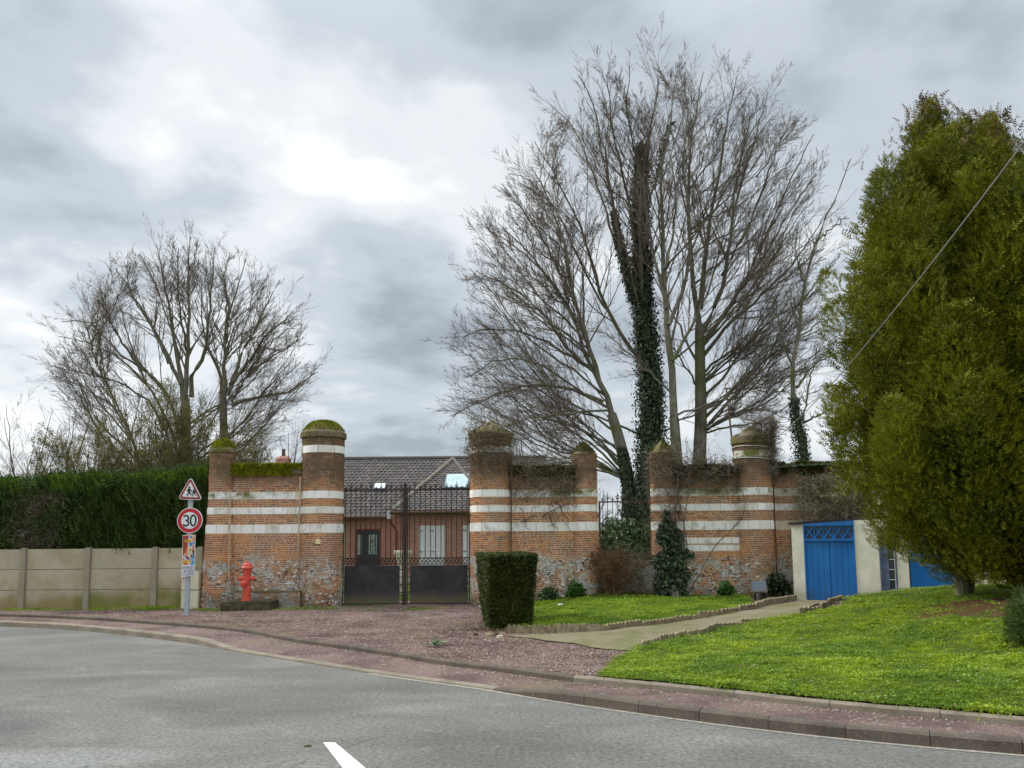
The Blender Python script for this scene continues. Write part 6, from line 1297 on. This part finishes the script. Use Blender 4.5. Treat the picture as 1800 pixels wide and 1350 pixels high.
# --- conifers
def plume(seed, nf=300):
    """upright flame of flat sprays, unit height, about .34 in radius"""
    g = np.random.default_rng(seed); t = g.uniform(0, 1, nf)**.85; th = g.uniform(0, 2*math.pi, nf); rad = .30*np.sin(np.clip(t*.85+.15, 0, 1)*math.pi)**.75*g.uniform(.80, 1.0, nf)*(1+.16*np.sin(3*th+seed+4*t))
    o = np.column_stack([np.cos(th), np.sin(th), np.zeros(nf)]); P = o*rad[:, None]+np.column_stack([np.zeros((nf, 2)), t*.92])
    A = norm(np.array([0, 0, .75])+o*.6+g.normal(size=(nf, 3))*.22); return scatter(FROND, P, A, norm(o+g.normal(size=(nf, 3))*.4), g.uniform(.06, .12, nf)*1.05)
PLUMES = [plume(i) for i in range(5)]
def conifer(c, prof, label, n_pl, seed):
    g = np.random.default_rng(seed); c = np.array(c, float); root = empty('conifer_tree', c, label, 'tree', 'conifers on the grass bank')
    hs = np.array([p[0] for p in prof]); rs = np.array([p[1] for p in prof]); Hh = hs[-1]
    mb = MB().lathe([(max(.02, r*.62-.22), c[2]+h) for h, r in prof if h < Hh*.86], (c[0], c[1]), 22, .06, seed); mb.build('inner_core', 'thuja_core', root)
    MB().tube([c-np.array([0, 0, .2]), c+np.array([0, 0, Hh*.5]), c+np.array([0, 0, Hh*.93])], [.11, .09, .03], 9).tube([c+np.array([.13, .05, -.2]), c+np.array([.3, .1, 1.2])], [.07, .05], 7).build('trunk', 'bark', root)
    def shell(n, lo, hi, sc_lo, sc_hi, front):
        h = g.uniform(hs[0], Hh*.97, n*12); keep = g.uniform(0, 1, n*12) < np.interp(h, hs, rs)/rs.max()+.10; h = h[keep]; a = g.uniform(0, 2*math.pi, len(h)); k2 = (np.sin(a) < .35) | (g.uniform(size=len(h)) < .25); h, a = h[k2][:n], a[k2][:n]; m_ = len(h)
        rr_ = np.interp(h, hs, rs); L_ = g.uniform(sc_lo, sc_hi, m_)*(.42+.58*rr_/rs.max()); R_ = np.maximum(rr_*(1+.07*np.sin(3*a+h*1.1)+.05*np.sin(5*a-h*2.3))*g.uniform(lo, hi, m_)*(.97+.42*np.array([mnoise.noise((math.cos(b)*2.7, math.sin(b)*2.7, q*.85+seed)) for b, q in zip(a, h)]))-L_*.30-.12, .02)
        o = np.column_stack([np.cos(a), np.sin(a), np.zeros(m_)]); ax_ = norm(o*g.uniform(.15, .55, (m_, 1))+np.array([0, 0, 1.])+g.normal(size=(m_, 3))*.10)
        P = c+o*R_[:, None]+np.column_stack([np.zeros((m_, 2)), h])-ax_*(L_*.68)[:, None]
        low = P[:, 2] < c[2]+.15; P[low, 2] = c[2]+.15+g.uniform(0, .3, low.sum())
        return P, ax_, o, L_
    A_ = [shell(int(n_pl*.60), .94, 1.06, .9, 1.7, 1), shell(int(n_pl*.7), .66, .78, .8, 1.3, 1)]
    P, ax_, o, L_ = [np.concatenate(x) for x in zip(*A_)]
    gn_scatter('crown', PLUMES, P, ax_, o, np.column_stack([L_*g.uniform(.8, 1.1, len(L_)), L_*g.uniform(.8, 1.1, len(L_)), L_]), 'thuja_leaf', root)
    nt_ = 260; h2 = g.uniform(Hh*.86, Hh*.985, nt_); a2 = g.uniform(0, 2*math.pi, nt_); R2 = np.interp(h2, hs, rs)*g.uniform(.5, 1.15, nt_); P = c+np.column_stack([np.cos(a2)*R2, np.sin(a2)*R2, h2])
    V, Fa = scatter(FROND, P, norm(rng.normal(size=(nt_, 3))*.5+np.array([0, 0, 1.])), rdir(nt_), g.uniform(.08, .17, nt_)); obj_np('dry_tips', V, Fa, 'thuja_brown', root, kind='stuff')
    return root
def cprof(pxc, Yc, rows, zb_):
    """rows: (py, half-width px)"""
    out = []
    for py, hw in rows:
        p = D(pxc, py, Yc); q = D(pxc+hw, py, Yc); out.append((float(p[2])-zb_, float(q[0]-p[0])))
    return sorted(out)
Yc1 = 13.6; b1 = D(1690, 1052, Yc1); zb1 = float(H(b1[0], Yc1)); c1x = float(b1[0])
rows1 = [(975, 60), (945, 100), (920, 138), (895, 168), (860, 200), (825, 222), (775, 227), (700, 206), (640, 197), (600, 192), (500, 200), (450, 192), (400, 174), (350, 148), (300, 118), (250, 84), (210, 48), (180, 20), (160, 5)]
# left conifer axis sits left of the trunk foot as in the photo
c_ = D(1692, 1050, Yc1)
conifer((float(c_[0]), Yc1, zb1), cprof(1692, Yc1, [(py, hw) for py, hw in rows1], zb1), 'broad olive green conifer overhanging the blue doors, tip bent and ragged', 520, 5)
Yc2 = 12.9; c_ = D(1800, 1050, Yc2); zb2 = float(H(c_[0], Yc2))
rows2 = [(1030, 60), (1005, 115), (975, 150), (950, 170), (880, 190), (800, 205), (700, 205), (600, 200), (500, 190), (420, 172), (350, 138), (290, 95), (240, 60), (210, 30), (188, 6)]
conifer((float(c_[0]), Yc2, zb2), cprof(1800, Yc2, rows2, zb2), 'second olive green conifer at the right edge behind the hanging cable', 520, 8)
# small shrub at the right edge
c_ = D(1812, 1075, 9.9); zs = float(H(c_[0], c_[1])); sr = empty('young_conifer', (c_[0], c_[1], zs), 'small dark conifer shrub cut by the right edge of the bank', 'shrub')
blob_leaves('foliage', sr, (float(c_[0]), float(c_[1]), zs+.28), (.24, .24, .36), 2400, 'hedge_leaf', (.07, .12), 'leaf_core', FROND_T, .8, .35)
# --- ivy plant over the pillar foot
iv = empty('ivy_plant', p5[2]+(.3,), 'dark ivy climbing the small pillar right of the narrow gate', 'ivy')
n = 5200; u = rng.normal(0, .34, n)+.08; z = rng.uniform(.3, 2.45, n); wdt = np.interp(z, [.3, .8, 1.6, 2.0, 2.4], [.46, .42, .34, .24, .10]); cx_ = np.interp(z, [.3, 1.2, 1.9, 2.4], [.02, .10, .10, -.04]); keep = np.abs(u-cx_) < wdt*np.array([1+1.1*mnoise.noise((0, b*2.8, a*2.5)) for a, b in zip(u, z)]); u, z = u[keep], z[keep]
yy_ = 20.45+.25*np.clip(np.abs(u)-.15, 0, .3)*1.0-np.abs(rng.normal(size=len(u)))*.07*np.interp(z, [.3, 2.4], [1.6, .4])
V, Fa = scatter(IVY, np.column_stack([p5[2][0]+u, yy_, z]), norm(rng.normal(size=(len(u), 3))*.5+np.array([0, -.3, -.9])), norm(rng.normal(size=(len(u), 3))*.5+np.array([0, -1, .2])), rng.uniform(.05, .09, len(u))); obj_np('foliage', V, Fa, 'ivy_leaf', iv, kind='stuff')
for k_s in range(5):
    P = walk(np.array([[p5[2][0]+.25+k_s*.05, 20.42, .3]]), np.array([[-.1+.1*k_s-.2, 0, 1.]]), np.array([2.9+k_s*.1]), 14, .12, .03); P[0, :, 1] = 20.44+.1*(P[0, :, 0] > p5[2][0]+.3); V, Fq = tubes(P, np.full(P.shape[:2], .014), 5); obj_np('stem', V, Fq, 'creeper_stem', iv)
# --- dry creepers
def creeper(label, x0, x1, y, z0, z1, n, ln, rad=.0042, dens=None, cyl=None, dirz=0., name='dry_creeper', mat='creeper_stem', wob=.32, thick=.12, leaves=0, r_out=.05):
    root = empty(name, ((x0+x1)/2, y, (z0+z1)/2), label, 'creeper'); x = rng.uniform(x0, x1, n); z = z0+(z1-z0)*rng.beta(*(dens or (1, 1)), n); P = np.column_stack([x, np.full(n, y), z])
    W = walk(P, norm(rng.normal(size=(n, 3))*np.array([1, .35, .8])+np.array([0, 0, dirz])), rng.uniform(.3, 1, n)*ln, 9, wob, dirz*.1)
    dep = r_out+thick*np.abs(rng.normal(size=(n, 1)))*np.sin(np.linspace(0, 3.1, 10))[None]
    if cyl:
        cx, cy, rr = cyl; a = np.clip((W[..., 0]-cx)/rr, -1.9, 1.9); W[..., 0] = cx+(rr+dep)*np.sin(a); W[..., 1] = cy-(rr+dep)*np.cos(a)
    else: W[..., 1] = y-dep
    V, Fq = tubes(W, rng.uniform(.6, 1.7, (n, 1))*rad*np.linspace(1.1, .6, 10)[None], 3); obj_np('stems', V, Fq, mat, root, kind='stuff')
    if leaves:
        idx = rng.integers(0, n, leaves); P = W[idx, rng.integers(0, 10, leaves)]; V, Fa = scatter(LEAF, P, rdir(leaves), rdir(leaves), rng.uniform(.02, .05, leaves)); obj_np('buds', V, Fa, 'bush_leaf', root, kind='stuff')
    return root
cx, cy = p3[2]; creeper('dry creeper tangled round the head of the pillar right of the gate', cx-.62, cx+.62, cy, 3.4, 4.72, 300, .9, cyl=(cx, cy, .52), dens=(1.6, 1.2), leaves=900)
xa, xb, zt_w, zc_w, Yw_ = w2[2]; creeper('brown creeper hanging over the wall between the two creeper pillars', xa, xb, YW, 2.7, 3.7, 420, .8, dens=(2.2, 1.1), leaves=300)
creeper('few thick creeper stems crossing the white bands left of the narrow gate', xa+.3, xb, YW, 2.2, 3.3, 26, .9, rad=.010)
xa, xb, zt_w, zc_w, Yw_ = w3[2]; creeper('thick dry creeper spilling from the wall top beside the round pillar', xa-.2, xb, YW, 2.95, 3.72, 620, .8, dens=(1.8, 1.0), thick=.16, leaves=400)
cx, cy = p5[2]; creeper('dry creeper on the small pillar right of the narrow gate', cx-.35, cx+.38, cy, 2.2, 4.1, 300, .8, cyl=(cx, cy, .33))
cx, cy = p6[2]; nest = creeper('bundle of dry twigs lying over the right side of the round pillar cap', cx-.1, cx+.62, cy, 4.2, 4.72, 420, .45, cyl=(cx, cy, .45), thick=.14, dens=(1.4, 1.1)); creeper('dead creeper hanging down the right side of the round pillar', cx+.30, cx+.75, cy, 3.4, 4.5, 380, .6, cyl=(cx, cy, .45), dirz=-.5)
# --- brown twiggy shrub in front of low wall, drooping yellow shrub on the far right wall
c = D(1090, 1045, 20.3); auto_shrub('twig_shrub', 'brown leafless twiggy shrub growing before the narrow gate wall', 'shrub', (float(c[0])-.15, 20.35, .3), 1.35, .75, 34, (9, 5, 3), mat='brown_stem', r0=.010, ratio=(.4, .4, .4), up_=.12)
creeper('tangle of dry brambles over the low wall of the narrow gate', float(D(1060, 1000, 20.5)[0]), float(D(1140, 1000, 20.5)[0]), 20.75, .35, 1.45, 300, .9, name='bramble', thick=.25, leaves=500)
c = D(1430, 1050, 20.0); auto_shrub('arching_shrub', 'olive arching shrub with pale tips drooping over the wall above the shed', 'shrub', (float(D(1500, 900, 20.6)[0]), 20.75, 1.6), 2.0, 1.75, 40, (12, 6, 4), 'bush_leaf', 7000, (.025, .05), mat='pale_stem', r0=.014, up_=-.10, arch=.25)
creeper('grey hanging twigs against the wall above the blue lattice', float(D(1400, 900, 20.8)[0]), float(D(1500, 900, 20.8)[0]), 20.92, 2.0, 3.4, 700, .8, dirz=-.6, name='hanging_creeper', thick=.2, mat='pale_stem')
o = ivy_on(w4[0], [D(1362, 822, 20.9), D(1400, 818, 20.9), D(1450, 816, 20.9), D(1500, 815, 20.9)], .10, 2600, .16, (.03, .06)); 
# --- small green plants
for px, py, n, s_, h, lb, mt in ((965, 1046, 500, .26, .30, 'low dull green plant at the wall foot right of the hedge block', 'laurel_leaf'), (1012, 1044, 420, .24, .38, 'bright leafy plant at the foot of the small pillar', 'plant_leaf'), (1277, 1043, 320, .2, .36, 'small leafy fig like plant against the right wall', 'plant_leaf'), (1367, 1050, 900, .30, .48, 'dark ivy clump beside the information panel', 'ivy_leaf')):
    c = D(px, py, 20.25); z0 = float(H(c[0], 20.25)); r_ = empty('wall_plant', (c[0], 20.25, z0), lb, 'plant'); d = rdir(n); d[:, 2] = np.abs(d[:, 2]); P = np.array([c[0], 20.25, z0+.05])+d*np.array([s_, s_*.8, h])*rng.uniform(.3, 1, (n, 1))
    V, Fa = scatter(LEAF, P, norm(d+rng.normal(size=(n, 3))*.5), rdir(n), rng.uniform(.05, .11, n)); obj_np('leaves', V, Fa, mt, r_, kind='stuff')
# --- mast, wire, cable
a, b = D(1292, 822, 21.3), D(1276.5, 682, 21.3); ms = empty('thin_mast', (a[0], 21.3, 2), 'thin rusty mast leaning beside the round pillar behind the wall', 'mast')
lo_ = np.array([a[0]+.03, 21.3, 1.2]); MB().tube([lo_, a, b], [.028, .028, .02], 8).build('pole', 'rust', ms); MB().box(b[0]-.05, b[0]+.16, 21.28, 21.32, b[2]-.03, b[2]).build('crossbar', 'rust', ms)
for py in (719, 727): c = D(1288.5, py, 21.3); MB().lathe([(.0, c[2]-.05), (.05, c[2]-.04), (.05, c[2]+.02), (.02, c[2]+.05)], (c[0], 21.3), 8).tube([(c[0]-.09, 21.3, c[2]), (c[0], 21.3, c[2])], .012, 5).build('insulator', 'iron', ms)
cx, cy = p6[2]
for py, nm in ((784, 'upper'), (805, 'lower')):
    z = zat(1322, py, 20.4); P = [(cx+(.495)*math.cos(t), cy+.495*math.sin(t), z+.02*math.sin(2*t)) for t in np.linspace(0, 2*math.pi, 33)]
    tag(MB().tube(P, .011, 5, False).build('wire_ring', 'wire_white'), 'pale wire looped round the %s part of the nest topped pillar' % nm, 'wire')
A_, B_ = np.array([cx+.45, cy-.1, zat(1350, 775, 20.5)]), D(1803, 168, 6.0); B2 = B_+(B_-A_)*.35; P = []
for t in np.linspace(0, 1, 60): p = A_+(B2-A_)*t; p = p-np.array([0, 0, .42*4*t*(1-t)]); P.append(p)
tag(MB().tube(P, .0072, 6).build('overhead_cable', 'cable'), 'slack grey cable rising from the round pillar past the conifers', 'cable')
# leaf litter under hedge block and along walls
n = 2600; x = rng.uniform(-5, 8, n); y = rng.uniform(19.9, 20.45, n); keep = (x < -4.5) | (x > 0); P = np.column_stack([x, y, H(x, y)+.05])[keep]
P2 = np.column_stack([rng.normal(float(fl[0])+.1, .35, 700), rng.normal(float(fl[1])-.05, .12, 700)]); P2 = np.column_stack([P2, H(P2[:, 0], P2[:, 1])+.012]); P = np.concatenate([P, P2])
V, Fa = scatter(LEAF, P, norm(rng.normal(size=(len(P), 3))*np.array([1, 1, .2])), np.tile([0, 0, 1.], (len(P), 1))+rng.normal(size=(len(P), 3))*.3, rng.uniform(.02, .05, len(P))); o = obj_np('leaf_litter', V, Fa, 'thuja_brown'); tag(o, 'brown leaf litter along the wall foot and under the clipped hedge', 'leaf litter', kind='stuff')
print('TRIS', sum(len(p.vertices)-2 for me in {o.data for o in bpy.data.objects if o.type == 'MESH'} for p in me.polygons) if False else sum(len(o.data.loops)-2*len(o.data.polygons) for o in bpy.data.objects if o.type == 'MESH'))

Q = sample(lawnB, 700, lambda Q: (Q[:, 0] < 10.5)*(.3+.7*(Q[:, 0] > 5))); P = np.column_stack([Q, H(Q[:, 0], Q[:, 1])+.06]); V, Fa = scatter(LEAF, P, norm(rng.normal(size=(700, 3))*np.array([1, 1, .2])), np.array([0, 0, 1.])+rng.normal(size=(700, 3))*.3, rng.uniform(.02, .05, 700))
o = obj_np('fallen_brown_leaves', V, Fa, 'thuja_brown'); tag(o, 'brown fallen leaves scattered over the grass bank', 'leaves', kind='stuff')
